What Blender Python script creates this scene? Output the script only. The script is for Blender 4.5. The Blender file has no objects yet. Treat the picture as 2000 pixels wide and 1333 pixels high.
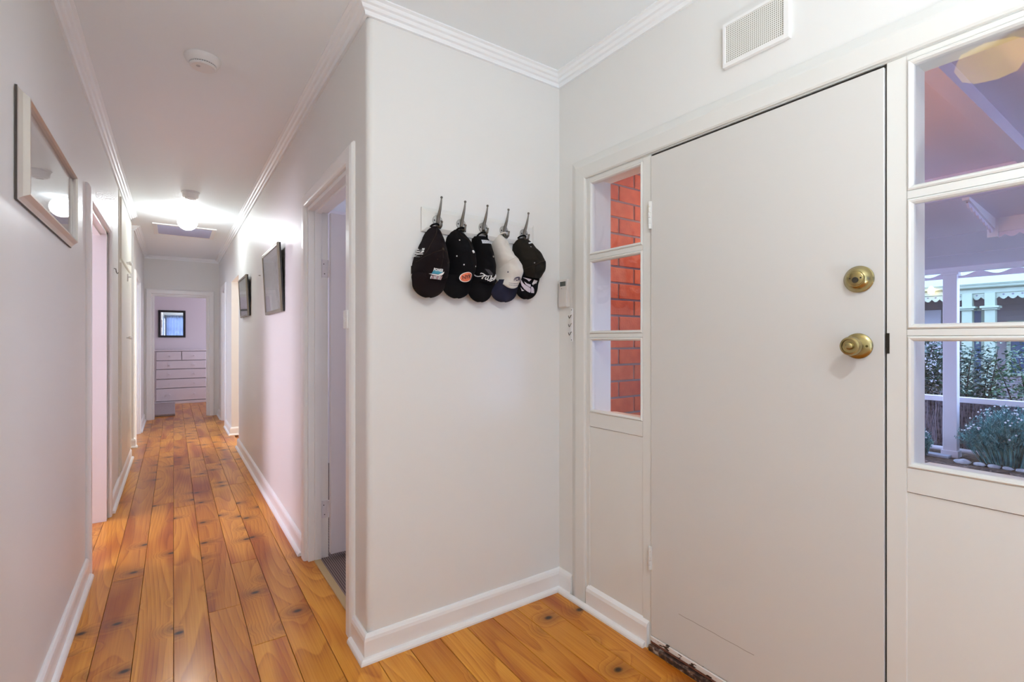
import bpy, bmesh, math, random
from mathutils import Vector, Matrix, noise
random.seed(7)
S = bpy.context.scene
COL = S.collection
D = bpy.data

# ------------------------------------------------------------------ camera
TH = math.atan(661 / 954.0)
cam = D.cameras.new('camera'); cam.lens = 954 / 2000 * 36; cam.sensor_width = 36
cam.shift_y = -2.5 / 2000; cam.clip_start = 0.02
co = D.objects.new('camera', cam); COL.objects.link(co)
co.location = (0, 0, 1.27); co.rotation_euler = (math.pi / 2, 0, -TH)
S.camera = co

# ------------------------------------------------------------------ world, lights, exposure
S.view_settings.view_transform = 'Standard'; S.view_settings.look = 'None'
S.view_settings.gamma = 1; S.view_settings.exposure = 0.16
S.view_settings.use_curve_mapping = False
S.cycles.use_denoising = True; S.cycles.use_light_tree = False
S.cycles.max_bounces = 10; S.cycles.diffuse_bounces = 6; S.cycles.glossy_bounces = 3; S.cycles.transparent_max_bounces = 12
S.cycles.use_adaptive_sampling = True; S.cycles.adaptive_threshold = 0.08; S.cycles.adaptive_min_samples = 16
S.cycles.caustics_reflective = False; S.cycles.caustics_refractive = False
S.cycles.sample_clamp_indirect = 6
W = D.worlds.new('dusk_sky'); S.world = W; W.use_nodes = True
bg = W.node_tree.nodes['Background']
bg.inputs['Color'].default_value = (0.43, 0.59, 1.0, 1); bg.inputs['Strength'].default_value = 7.0

XLW = -0.385   # inner face of the long hall wall
def area(name, loc, rot, sx, sy, power, color):
    l = D.lights.new(name, 'AREA'); l.shape = 'RECTANGLE'; l.size = sx; l.size_y = sy
    l.energy = power; l.color = color
    o = D.objects.new(name, l); COL.objects.link(o); o.location = loc; o.rotation_euler = rot
    return o
R = math.radians
# daylight through the windows of the rooms around the hall
area('added_side_fill', (XLW + 0.06, -2.1, 1.5), (R(90), 0, R(-90)), 1.5, 1.4, 20, (0.80, 0.90, 1.0))  # fill light at an unseen side window added to brighten the entry
area('bedroom_window_daylight', (3.30, 3.3, 1.5), (R(90), 0, R(90)), 1.5, 1.2, 32, (0.80, 0.78, 1.0))
area('study_window_daylight', (-2.9, 4.3, 1.5), (R(90), 0, R(-90)), 1.3, 1.2, 75, (0.86, 0.80, 1.0))
area('end_room_window_daylight', (2.1, 10.9, 1.5), (R(90), 0, R(90)), 1.3, 1.2, 26, (0.86, 0.80, 1.0))
area('kitchen_window_daylight', (3.3, 7.0, 1.5), (R(90), 0, R(90)), 1.3, 1.2, 75, (1.0, 0.95, 0.84))
area('far_room_window_daylight', (3.3, 8.9, 1.5), (R(90), 0, R(90)), 0.8, 1.2, 40, (0.82, 0.88, 1.0))
area('bathroom_window_daylight', (-2.9, 8.2, 1.5), (R(90), 0, R(-90)), 1.0, 1.0, 40, (0.85, 0.88, 1.0))

# ------------------------------------------------------------------ materials
MATS = {}
def mat(name, color, rough=0.5, **kw):
    if name in MATS: return MATS[name]
    m = D.materials.new(name); m.use_nodes = True
    b = m.node_tree.nodes['Principled BSDF']
    b.inputs['Base Color'].default_value = (*color, 1); b.inputs['Roughness'].default_value = rough
    for k, v in kw.items():
        b.inputs[k.replace('_', ' ')].default_value = v
    MATS[name] = m
    return m
def nt(m): return m.node_tree, m.node_tree.nodes, m.node_tree.links, m.node_tree.nodes['Principled BSDF']
def N(nodes, typ, **kw):
    n = nodes.new(typ)
    for k, v in kw.items():
        if hasattr(n, k): setattr(n, k, v)
        else: n.inputs[k.replace('_', ' ')].default_value = v
    return n
def ramp(nodes, stops):
    r = nodes.new('ShaderNodeValToRGB'); e = r.color_ramp.elements
    while len(e) < len(stops): e.new(0.5)
    for i, (p, c) in enumerate(stops):
        e[i].position = p; e[i].color = (*c, 1)
    return r
def bumped(m, scale, strength, dist=0.002, detail=3, tex='Object'):
    t, n, l, b = nt(m)
    tc = n.new('ShaderNodeTexCoord'); no = N(n, 'ShaderNodeTexNoise', Scale=scale, Detail=detail)
    bu = N(n, 'ShaderNodeBump', Strength=strength, Distance=dist)
    l.new(tc.outputs[tex], no.inputs['Vector']); l.new(no.outputs['Fac'], bu.inputs['Height'])
    l.new(bu.outputs['Normal'], b.inputs['Normal'])
    return m
def mottled(m, c1, c2, scale, detail=4, lo=0.35, hi=0.65):
    t, n, l, b = nt(m)
    tc = n.new('ShaderNodeTexCoord'); no = N(n, 'ShaderNodeTexNoise', Scale=scale, Detail=detail)
    r = ramp(n, [(lo, c1), (hi, c2)])
    l.new(tc.outputs['Object'], no.inputs['Vector']); l.new(no.outputs['Fac'], r.inputs['Fac'])
    l.new(r.outputs['Color'], b.inputs['Base Color'])
    return m

WALL = mat('wall_paint_cream', (0.775, 0.775, 0.755), 0.42)
CEIL = mat('ceiling_paint_white', (0.87, 0.925, 0.95), 0.7)
TRIM = mat('trim_enamel_white', (0.86, 0.86, 0.85), 0.28)
CORN = mat('cornice_paint_white', (0.88, 0.91, 0.93), 0.5)
DOORM = bumped(mat('door_enamel_offwhite', (0.65, 0.64, 0.615), 0.30), 14, 0.06, 0.002, 1)
FRAMEM = mat('frame_enamel_cream', (0.73, 0.73, 0.70), 0.32)
CUPM = mat('cupboard_enamel_cream', (0.80, 0.775, 0.68), 0.3)
ROOMW = mat('room_wall_paint', (0.72, 0.68, 0.70), 0.6)
BRASS = mat('polished_brass', (0.38, 0.31, 0.145), 0.27, Metallic=1.0)
BRASSD = mat('dark_keyway', (0.03, 0.022, 0.012), 0.5)
STEEL = mat('brushed_hook_steel', (0.20, 0.185, 0.165), 0.36, Metallic=1.0)
PEWT = mat('pewter_rose', (0.42, 0.41, 0.39), 0.45, Metallic=0.6)
DARK = mat('dark_gap', (0.015, 0.013, 0.012), 0.8)
WHITEP = mat('white_plastic', (0.80, 0.80, 0.79), 0.35)
SILVER = bumped(mat('champagne_silver_frame', (0.66, 0.61, 0.55), 0.36, Metallic=0.75), 90, 0.05)
BRONZE = mat('bronze_frame', (0.24, 0.21, 0.16), 0.35, Metallic=0.7)
BLACKW = mat('black_wood', (0.015, 0.013, 0.013), 0.4)
LINENW = mat('lavender_white_enamel', (0.78, 0.75, 0.78), 0.35)

def make_glass():
    m = D.materials.new('window_glass'); m.use_nodes = True
    n, l = m.node_tree.nodes, m.node_tree.links
    n.remove(n['Principled BSDF'])
    tr = n.new('ShaderNodeBsdfTransparent'); gl = n.new('ShaderNodeBsdfGlossy'); gl.inputs['Roughness'].default_value = 0.0
    fr = n.new('ShaderNodeFresnel'); ge = n.new('ShaderNodeNewGeometry'); mi = n.new('ShaderNodeMix')
    mi.inputs[2].default_value = 1.5; mi.inputs[3].default_value = 1 / 1.5   # the back face of the pane reflects as little as the front
    l.new(ge.outputs['Backfacing'], mi.inputs[0]); l.new(mi.outputs[0], fr.inputs['IOR'])
    mx = n.new('ShaderNodeMixShader')
    l.new(fr.outputs[0], mx.inputs[0]); l.new(tr.outputs[0], mx.inputs[1]); l.new(gl.outputs[0], mx.inputs[2])
    l.new(mx.outputs[0], n['Material Output'].inputs['Surface'])
    return m
GLASS = make_glass()
def emit(name, color, strength):
    m = D.materials.new(name); m.use_nodes = True
    b = m.node_tree.nodes['Principled BSDF']
    b.inputs['Base Color'].default_value = (*[min(1, c) for c in color], 1)
    b.inputs['Emission Color'].default_value = (*color, 1); b.inputs['Emission Strength'].default_value = strength
    return m

def make_pine():
    m = mat('varnished_pine', (0.5, 0.22, 0.05), 0.16)
    t, n, l, b = nt(m)
    tc = n.new('ShaderNodeTexCoord'); oi = n.new('ShaderNodeObjectInfo')
    geo = n.new('ShaderNodeNewGeometry')
    # one offset for each board
    off = N(n, 'ShaderNodeCombineXYZ'); mu = N(n, 'ShaderNodeMath', operation='MULTIPLY'); mu.inputs[1].default_value = 53.0
    mu2 = N(n, 'ShaderNodeMath', operation='MULTIPLY'); mu2.inputs[1].default_value = 191.0
    l.new(oi.outputs['Random'], mu.inputs[0]); l.new(oi.outputs['Random'], mu2.inputs[0])
    l.new(mu.outputs[0], off.inputs['X']); l.new(mu2.outputs[0], off.inputs['Y'])
    add = N(n, 'ShaderNodeVectorMath', operation='ADD')
    l.new(geo.outputs['Position'], add.inputs[0]); l.new(off.outputs[0], add.inputs[1])
    # knots
    mapk = N(n, 'ShaderNodeMapping'); mapk.inputs['Scale'].default_value = (0.72, 1.0, 0.0)
    l.new(add.outputs[0], mapk.inputs['Vector'])
    vo = N(n, 'ShaderNodeTexVoronoi', voronoi_dimensions='2D', Scale=4.4); l.new(mapk.outputs[0], vo.inputs['Vector'])
    keep = N(n, 'ShaderNodeMath', operation='GREATER_THAN'); keep.inputs[1].default_value = 0.33
    sep = n.new('ShaderNodeSeparateColor'); l.new(vo.outputs['Color'], sep.inputs[0]); l.new(sep.outputs[0], keep.inputs[0])
    core = N(n, 'ShaderNodeMapRange'); core.inputs['From Min'].default_value = 0.075; core.inputs['From Max'].default_value = 0.03
    halo = N(n, 'ShaderNodeMapRange'); halo.inputs['From Min'].default_value = 0.34; halo.inputs['From Max'].default_value = 0.05
    l.new(vo.outputs['Distance'], core.inputs['Value']); l.new(vo.outputs['Distance'], halo.inputs['Value'])
    corek = N(n, 'ShaderNodeMath', operation='MULTIPLY'); l.new(core.outputs[0], corek.inputs[0]); l.new(keep.outputs[0], corek.inputs[1])
    halok = N(n, 'ShaderNodeMath', operation='MULTIPLY'); l.new(halo.outputs[0], halok.inputs[0]); l.new(keep.outputs[0], halok.inputs[1])
    # growth rings: long cathedral grain bent round the knots
    sx = n.new('ShaderNodeSeparateXYZ'); l.new(add.outputs[0], sx.inputs[0])
    mapn = N(n, 'ShaderNodeMapping'); mapn.inputs['Scale'].default_value = (5.0, 0.55, 0.0); l.new(add.outputs[0], mapn.inputs['Vector'])
    big = N(n, 'ShaderNodeTexNoise', noise_dimensions='2D', Scale=1.0, Detail=0.0); l.new(mapn.outputs[0], big.inputs['Vector'])
    ph = N(n, 'ShaderNodeMath', operation='MULTIPLY'); ph.inputs[1].default_value = 10.0; l.new(big.outputs['Fac'], ph.inputs[0])
    xx = N(n, 'ShaderNodeMath', operation='MULTIPLY_ADD'); xx.inputs[1].default_value = 26.0; l.new(sx.outputs['X'], xx.inputs[0]); l.new(ph.outputs[0], xx.inputs[2])
    kk = N(n, 'ShaderNodeMath', operation='MULTIPLY_ADD'); kk.inputs[1].default_value = 2.4; l.new(halok.outputs[0], kk.inputs[0]); l.new(xx.outputs[0], kk.inputs[2])
    pp = N(n, 'ShaderNodeMath', operation='FRACT'); l.new(kk.outputs[0], pp.inputs[0])
    grain = ramp(n, [(0.0, (0, 0, 0)), (0.70, (0.55, 0.55, 0.55)), (0.93, (1, 1, 1)), (1.0, (0, 0, 0))]); l.new(pp.outputs[0], grain.inputs['Fac'])
    fine = N(n, 'ShaderNodeTexNoise', noise_dimensions='2D', Scale=1.0, Detail=0.0); mapf = N(n, 'ShaderNodeMapping'); mapf.inputs['Scale'].default_value = (160, 3.5, 0)
    l.new(add.outputs[0], mapf.inputs['Vector']); l.new(mapf.outputs[0], fine.inputs['Vector'])
    gm = N(n, 'ShaderNodeMath', operation='MULTIPLY_ADD'); gm.inputs[1].default_value = 0.50; l.new(grain.outputs['Color'], gm.inputs[0])
    fm = N(n, 'ShaderNodeMath', operation='MULTIPLY'); fm.inputs[1].default_value = 0.45; l.new(fine.outputs['Fac'], fm.inputs[0]); l.new(fm.outputs[0], gm.inputs[2])
    base = ramp(n, [(0.1, (0.68, 0.300, 0.036)), (0.55, (0.57, 0.215, 0.019)), (1.0, (0.37, 0.105, 0.008))]); l.new(gm.outputs[0], base.inputs['Fac'])
    # board to board tone
    tone = ramp(n, [(0.0, (0.84, 0.74, 0.64)), (0.4, (1, 1, 1)), (1.0, (1.08, 1.08, 1.04))]); l.new(oi.outputs['Random'], tone.inputs['Fac'])
    m1 = N(n, 'ShaderNodeMix', data_type='RGBA', blend_type='MULTIPLY'); m1.inputs[0].default_value = 1.0
    l.new(base.outputs['Color'], m1.inputs[6]); l.new(tone.outputs['Color'], m1.inputs[7])
    mapst = N(n, 'ShaderNodeMapping'); mapst.inputs['Scale'].default_value = (9.0, 1.3, 0.0); l.new(add.outputs[0], mapst.inputs['Vector'])
    stn = N(n, 'ShaderNodeTexNoise', noise_dimensions='2D', Scale=1.0, Detail=0.0); l.new(mapst.outputs[0], stn.inputs['Vector'])
    str_ = ramp(n, [(0.50, (1, 1, 1)), (0.78, (0.66, 0.44, 0.30))]); l.new(stn.outputs['Fac'], str_.inputs['Fac'])
    m1b = N(n, 'ShaderNodeMix', data_type='RGBA', blend_type='MULTIPLY'); m1b.inputs[0].default_value = 1.0
    l.new(m1.outputs[2], m1b.inputs[6]); l.new(str_.outputs['Color'], m1b.inputs[7]); m1 = m1b
    hs = N(n, 'ShaderNodeMath', operation='POWER'); hs.inputs[1].default_value = 1.6; l.new(halok.outputs[0], hs.inputs[0])
    hs2 = N(n, 'ShaderNodeMath', operation='MULTIPLY'); hs2.inputs[1].default_value = 0.75; l.new(hs.outputs[0], hs2.inputs[0])
    m2 = N(n, 'ShaderNodeMix', data_type='RGBA'); m2.inputs[7].default_value = (0.20, 0.062, 0.012, 1)
    l.new(hs2.outputs[0], m2.inputs[0]); l.new(m1.outputs[2], m2.inputs[6])
    m3 = N(n, 'ShaderNodeMix', data_type='RGBA'); m3.inputs[7].default_value = (0.035, 0.014, 0.006, 1)
    l.new(corek.outputs[0], m3.inputs[0]); l.new(m2.outputs[2], m3.inputs[6])
    l.new(m3.outputs[2], b.inputs['Base Color'])
    b.inputs['Coat Weight'].default_value = 0.38; b.inputs['Coat Roughness'].default_value = 0.19; b.inputs['Specular IOR Level'].default_value = 0.15
    b.inputs['Roughness'].default_value = 0.34
    return m
PINE = make_pine()

# ------------------------------------------------------------------ mesh helpers
def put(name, me, m, parent=None, smooth=False):
    o = D.objects.new(name, me); COL.objects.link(o)
    if m is not None and not me.materials: me.materials.append(m)
    if smooth:
        for p in me.polygons: p.use_smooth = True
    if parent is not None: o.parent = parent
    return o
def mesh(name, verts, faces, m, parent=None, smooth=False):
    me = D.meshes.new(name); me.from_pydata([tuple(v) for v in verts], [], faces); me.update()
    bm = bmesh.new(); bm.from_mesh(me); bmesh.ops.recalc_face_normals(bm, faces=bm.faces); bm.to_mesh(me); bm.free()
    return put(name, me, m, parent, smooth)
def from_bm(name, bm, m, parent=None, smooth=False):
    me = D.meshes.new(name); bmesh.ops.recalc_face_normals(bm, faces=bm.faces); bm.to_mesh(me); bm.free()
    return put(name, me, m, parent, smooth)
def bx(bm, lo, hi):
    r = bmesh.ops.create_cube(bm, size=1)
    c = [(a + b) / 2 for a, b in zip(lo, hi)]; s = [abs(b - a) for a, b in zip(lo, hi)]
    for v in r['verts']: v.co = Vector((c[0] + v.co.x * s[0], c[1] + v.co.y * s[1], c[2] + v.co.z * s[2]))
    return r['verts']
def box(name, lo, hi, m, parent=None, bevel=0.0, seg=2):
    bm = bmesh.new(); bx(bm, lo, hi)
    if bevel: bmesh.ops.bevel(bm, geom=bm.edges[:], offset=bevel, segments=seg, affect='EDGES', profile=0.5)
    return from_bm(name, bm, m, parent)
def boxes(name, L, m, parent=None, bevel=0.0):
    bm = bmesh.new()
    for lo, hi in L:
        b2 = bmesh.new(); bx(b2, lo, hi)
        if bevel: bmesh.ops.bevel(b2, geom=b2.edges[:], offset=bevel, segments=1, affect='EDGES')
        me = D.meshes.new('tmp'); b2.to_mesh(me); b2.free(); bm.from_mesh(me); D.meshes.remove(me)
    return from_bm(name, bm, m, parent)
def tag(o, label, cat, group=None, kind=None):
    o['label'] = label; o['category'] = cat
    if group: o['group'] = group
    if kind: o['kind'] = kind
    return o
def st(o, label, cat): return tag(o, label, cat, kind='structure')
def empty(name, loc, label, cat, group=None, kind=None):
    o = D.objects.new(name, None); COL.objects.link(o); o.location = loc
    bpy.context.view_layer.update()
    return tag(o, label, cat, group, kind)
def adopt(parent, *kids):
    # parent pieces that were built in world coordinates
    for k in kids:
        k.parent = parent; k.matrix_parent_inverse = Matrix.Translation(-parent.location) if parent.type == 'EMPTY' else Matrix()
def wallbox(name, axis, p0, p1, u0, u1, z0, z1, holes, m):
    """a wall slab with rectangular openings; axis is the normal axis, u the long one"""
    us = sorted({u0, u1, *[h[0] for h in holes], *[h[1] for h in holes]})
    zs = sorted({z0, z1, *[h[2] for h in holes], *[h[3] for h in holes]})
    solid = lambda i, j: 0 <= i < len(us) - 1 and 0 <= j < len(zs) - 1 and not any(
        h[0] <= (us[i] + us[i + 1]) / 2 <= h[1] and h[2] <= (zs[j] + zs[j + 1]) / 2 <= h[3] for h in holes)
    V, F = [], []
    P = lambda p, u, z: (p, u, z) if axis == 'x' else (u, p, z)
    def quad(a, b, c, d):
        k = len(V); V.extend([a, b, c, d]); F.append((k, k + 1, k + 2, k + 3))
    for i in range(len(us) - 1):
        for j in range(len(zs) - 1):
            if not solid(i, j): continue
            a, b, c, d = us[i], us[i + 1], zs[j], zs[j + 1]
            for p in (p0, p1): quad(P(p, a, c), P(p, b, c), P(p, b, d), P(p, a, d))
            if not solid(i - 1, j): quad(P(p0, a, c), P(p1, a, c), P(p1, a, d), P(p0, a, d))
            if not solid(i + 1, j): quad(P(p0, b, c), P(p1, b, c), P(p1, b, d), P(p0, b, d))
            if not solid(i, j - 1): quad(P(p0, a, c), P(p0, b, c), P(p1, b, c), P(p1, a, c))
            if not solid(i, j + 1): quad(P(p0, a, d), P(p0, b, d), P(p1, b, d), P(p1, a, d))
    me = D.meshes.new(name); me.from_pydata(V, [], F)
    bm = bmesh.new(); bm.from_mesh(me); bmesh.ops.remove_doubles(bm, verts=bm.verts, dist=1e-5)
    bmesh.ops.recalc_face_normals(bm, faces=bm.faces); bm.to_mesh(me); bm.free()
    return put(name, me, m)
def sweep(name, path, prof, m, z0=0.0, zs=1, parent=None):
    """extrude a profile (out, height) along a wall line; the room lies to the left of the path"""
    n = len(path); V, F = [], []
    dirs = [(Vector(path[i + 1]) - Vector(path[i])).normalized() for i in range(n - 1)]
    nor = [Vector((-d.y, d.x)) for d in dirs]
    for i, p in enumerate(path):
        if i == 0: o = nor[0]
        elif i == n - 1: o = nor[-1]
        else:
            a, b = nor[i - 1], nor[i]; o = (a + b) / (1 + a.dot(b))
        for (q, h) in prof: V.append((p[0] + o.x * q, p[1] + o.y * q, z0 + zs * h))
    k = len(prof)
    for i in range(n - 1):
        for j in range(k):
            F.append((i * k + j, i * k + (j + 1) % k, (i + 1) * k + (j + 1) % k, (i + 1) * k + j))
    F.append(tuple(range(k))); F.append(tuple((n - 1) * k + j for j in range(k)))
    return mesh(name, V, F, m, parent)
def casing(name, axis, plane, sign, u0, u1, zt, prof, m, parent=None, zb=0.0):
    """architrave round a doorway; profile is (away from the opening, proud of the wall)"""
    V, F = [], []; k = len(prof)
    for (u, z, su, sz) in ((u0, zb, -1, 0), (u0, zt, -1, 1), (u1, zt, 1, 1), (u1, zb, 1, 0)):
        for (o, p) in prof:
            uu, zz, pp = u + su * o, z + sz * o, plane + sign * p
            V.append((pp, uu, zz) if axis == 'x' else (uu, pp, zz))
    for i in range(3):
        for j in range(k):
            F.append((i * k + j, i * k + (j + 1) % k, (i + 1) * k + (j + 1) % k, (i + 1) * k + j))
    F.append(tuple(range(k))); F.append(tuple(3 * k + j for j in range(k)))
    return mesh(name, V, F, m, parent)
def lathe(name, prof, m, loc, axis=(0, 0, 1), seg=32, parent=None, smooth=True):
    """spin (radius, height) about an axis"""
    V, F = [], []; q = Vector((0, 0, 1)).rotation_difference(Vector(axis).normalized())
    for (r, h) in prof:
        for s in range(seg):
            a = 2 * math.pi * s / seg
            V.append(Vector(loc) + q @ Vector((r * math.cos(a), r * math.sin(a), h)))
    for i in range(len(prof) - 1):
        for s in range(seg):
            F.append((i * seg + s, i * seg + (s + 1) % seg, (i + 1) * seg + (s + 1) % seg, (i + 1) * seg + s))
    F.append(tuple(range(seg))); F.append(tuple((len(prof) - 1) * seg + s for s in range(seg)))
    o = mesh(name, V, F, m, parent, smooth)
    if smooth:
        md = o.modifiers.new('edges', 'EDGE_SPLIT'); md.split_angle = R(38)
    return o
def tube_data(pts, rad, seg=10):
    V, F = [], []; n = len(pts); rs = rad if isinstance(rad, (list, tuple)) else [rad] * n
    for i, p in enumerate(pts):
        t = (Vector(pts[min(i + 1, n - 1)]) - Vector(pts[max(i - 1, 0)])).normalized()
        q = Vector((0, 0, 1)).rotation_difference(t)
        for s in range(seg):
            a = 2 * math.pi * s / seg
            V.append(Vector(p) + q @ Vector((rs[i] * math.cos(a), rs[i] * math.sin(a), 0)))
    for i in range(n - 1):
        for s in range(seg): F.append((i * seg + s, i * seg + (s + 1) % seg, (i + 1) * seg + (s + 1) % seg, (i + 1) * seg + s))
    F.append(tuple(range(seg))); F.append(tuple((n - 1) * seg + s for s in range(seg)))
    return V, F
def tube(name, pts, rad, m, parent=None, seg=10):
    V, F = tube_data(pts, rad, seg); return mesh(name, V, F, m, parent, True)

# ------------------------------------------------------------------ the shell
XL, XR, XD, YC, ZC, YB, YE = -0.385, 0.632, 1.625, 1.92, 2.605, -3.6, 9.6
T = 0.11
SUB = mat('subfloor_timber', (0.36, 0.13, 0.03), 0.4)
floor = st(box('floor', (-3.2, YB - 0.2, -0.14), (1.76, 12.4, -0.022), SUB), 'amber varnished pine board floor of hall and entry', 'floor')
fl2 = st(box('floor', (1.76, 1.9, -0.14), (3.6, 12.4, -0.022), SUB), 'floor of the rooms to the side of the hall', 'floor')
st(box('ceiling', (-3.2, YB - 0.2, ZC), (1.85, 12.4, ZC + 0.1), CEIL), 'white flat plaster ceiling over the hall and entry', 'ceiling')
st(box('ceiling', (1.85, 1.9, ZC), (3.6, 12.4, ZC + 0.1), CEIL), 'plain ceiling of the bedroom beyond the open door', 'ceiling')

# floor boards: each one a child of the floor
PW = 0.133
def plank_mesh(L):
    bm = bmesh.new(); g = 0.0009
    v = bx(bm, (g, 0.0007, -0.02), (PW - g, L - 0.0007, 0.0))
    top = [e for e in bm.edges if all(abs(q.co.z) < 1e-6 for q in e.verts)]
    bmesh.ops.bevel(bm, geom=top, offset=0.0013, segments=1, affect='EDGES')
    me = D.meshes.new('plank'); bmesh.ops.recalc_face_normals(bm, faces=bm.faces); bm.to_mesh(me); bm.free()
    me.materials.append(PINE); return me
LENS = [0.9, 1.5, 2.1, 2.7, 3.3]
PM = {L: plank_mesh(L) for L in LENS}
def lay(col, y0, y1):
    y = y0 - random.random() * 1.5
    while y < y1:
        L = random.choice(LENS)
        o = D.objects.new('plank', PM[L]); COL.objects.link(o); o.parent = floor
        o.location = (col * PW, y, random.uniform(-0.0004, 0.0004)); y += L
for c in range(-3, 5): lay(c, -2.6, 10.0)
for c in range(-3, 5): lay(c, 9.8, 11.0)
for c in range(5, 13):
    y = 1.96
    while y > -2.6:
        L = random.choice(LENS); y -= L
        o = D.objects.new('plank', PM[L]); COL.objects.link(o); o.parent = floor; o.location = (c * PW, y, 0)
for c in range(-9, -3): lay(c, 3.2, 4.6); lay(c, 6.0, 7.9)

# wall openings
wl = st(wallbox('wall_left', 'x', XL - T, XL, YB, 6.60, 0, ZC, [(3.50, 4.42, 0, 2.03), (-2.9, -1.3, 0.8, 2.2)], WALL), 'long cream hall wall with the silver framed picture', 'wall')  # the rear opening is an added window, out of view, for fill light
st(wallbox('wall_left_far', 'x', XL - T, XL, 7.25, YE, 0, ZC, [(7.40, 8.27, 0, 2.03)], WALL), 'short cream hall wall beyond the linen cupboard', 'wall')
wr = st(wallbox('wall_right', 'x', XR, XR + T, YC + 0.025, YE, 0, ZC, [(2.155, 2.975, 0, 2.03), (6.57, 7.46, 0, 2.04), (8.30, 8.90, 0, 2.03)], WALL), 'cream hall wall with two small framed pictures', 'wall')
# cap wall with a rounded outer corner
bm = bmesh.new(); bx(bm, (XR + 0.025, YC, 0), (1.76, YC + T, ZC))
arc = [(XR + 0.025 - 0.025 * math.cos(a), YC + 0.025 - 0.025 * math.sin(a)) for a in [i * math.pi / 16 for i in range(9)]]
ring = arc + [(XR + 0.03, YC + 0.03)]
lo = [bm.verts.new((x, y, 0)) for x, y in ring]; hi = [bm.verts.new((x, y, ZC)) for x, y in ring]
for i in range(len(ring)):
    j = (i + 1) % len(ring); bm.faces.new((lo[i], lo[j], hi[j], hi[i]))
st(from_bm('wall_entry', bm, WALL), 'narrow cream wall on which the caps hang', 'wall')
st(wallbox('wall_front', 'x', XD, 1.76, YB, YC, 0, ZC, [(0.105, 1.735, 0, 2.075)], WALL), 'cream wall round the front door with its perforated vent', 'wall')
st(wallbox('wall_end', 'y', YE, YE + T, -1.7, 2.3, 0, ZC, [(-0.285, 0.485, 0, 2.00)], WALL), 'cream wall closing the far end of the hall above the bedroom door', 'wall')
st(wallbox('wall_back', 'y', YB - T, YB, -0.6, 1.9, 0, ZC, [(-0.3, 1.45, 0.75, 2.35)], WALL), 'wall with the daylight window opposite the hall', 'wall')
wb = st(boxes('window_3', [((-0.3, -3.66, 0.75), (-0.25, -3.60, 2.35)), ((1.40, -3.66, 0.75), (1.45, -3.60, 2.35)), ((-0.25, -3.66, 0.75), (1.40, -3.60, 0.80)), ((-0.25, -3.66, 2.30), (1.40, -3.60, 2.35)), ((0.56, -3.65, 0.80), (0.59, -3.61, 2.30)), ((-0.25, -3.65, 1.75), (0.56, -3.61, 1.775)), ((0.59, -3.65, 1.75), (1.40, -3.61, 1.775))], TRIM), 'living window at the end opposite the hall, seen only in the dresser mirror', 'window')
SHEER = D.materials.new('sheer_curtain'); SHEER.use_nodes = True
_n, _l = SHEER.node_tree.nodes, SHEER.node_tree.links; _n.remove(_n['Principled BSDF'])
_t = _n.new('ShaderNodeBsdfTranslucent'); _t.inputs['Color'].default_value = (0.16, 0.19, 0.26, 1); _d = _n.new('ShaderNodeBsdfDiffuse'); _d.inputs['Color'].default_value = (0.45, 0.50, 0.60, 1)
_m = _n.new('ShaderNodeMixShader'); _m.inputs[0].default_value = 0.35; _l.new(_t.outputs[0], _m.inputs[1]); _l.new(_d.outputs[0], _m.inputs[2]); _l.new(_m.outputs[0], _n['Material Output'].inputs['Surface'])
V = []; F = []
for i in range(161):
    x = -0.36 + i * 1.90 / 160
    for z in (0.68, 2.42): V.append((x, -3.555 + 0.018 * math.sin(i * 0.62) + 0.006 * math.sin(i * 1.7), z))
    if i: F.append((2 * i - 2, 2 * i - 1, 2 * i + 1, 2 * i))
tag(mesh('sheer_curtain', V, F, SHEER, None, True), 'pale blue sheer curtain over the living window, seen in the dresser mirror', 'curtain')
V = []; F = []  # unseen side curtain, added along with its window for the fill light
for i in range(121):
    y = -2.98 + i * 1.76 / 120
    for z in (0.72, 2.28): V.append((XL + 0.03 + 0.014 * math.sin(i * 0.66), y, z))
    if i: F.append((2 * i - 2, 2 * i - 1, 2 * i + 1, 2 * i))
tag(mesh('sheer_curtain', V, F, SHEER, None, True), 'sheer curtain over the unseen side window added to light the entry', 'curtain')
# passage on the left, rooms behind the doorways
PASS = WALL
st(box('wall_passage_near', (-1.7, 6.49, 0), (XL - T, 6.60, ZC), PASS), 'cream side of the cross passage next to the cupboard', 'wall')
st(box('wall_passage_far', (-1.7, 7.25, 0), (XL - T, 7.36, ZC), PASS), 'cream return wall of the cross passage facing the entry', 'wall')
st(box('wall_passage_end', (-1.81, 6.49, 0), (-1.7, 7.36, ZC), PASS), 'closed end of the cross passage', 'wall')
st(boxes('wall_study', [((-3.05, 2.8, 0), (-2.95, 6.49, ZC)), ((-2.95, 2.8, 0), (XL - T, 2.9, ZC)), ((-2.95, 5.3, 0), (XL - T, 5.4, ZC))], ROOMW), 'pale lilac walls of the room through the nearer hall doorway', 'wall')
st(boxes('wall_bathroom', [((-3.05, 7.36, 0), (-2.95, YE, ZC))], ROOMW), 'pale wall of the room through the farther hall doorway', 'wall')
st(boxes('wall_bedroom', [((3.4, 2.03, 0), (3.5, YE, ZC)), ((XR + T, 5.2, 0), (3.4, 5.3, ZC)), ((XR + T, 8.0, 0), (3.4, 8.1, ZC))], ROOMW), 'lilac bedroom walls beyond the open flush door', 'wall')
st(boxes('wall_end_room', [((-1.7, 12.25, 0), (2.3, 12.35, ZC)), ((-1.7, 9.71, 0), (-1.6, 12.25, ZC)), ((2.2, 9.71, 0), (2.3, 12.25, ZC))], ROOMW), 'pinkish lilac wall of the end room behind the dresser', 'wall')

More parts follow.
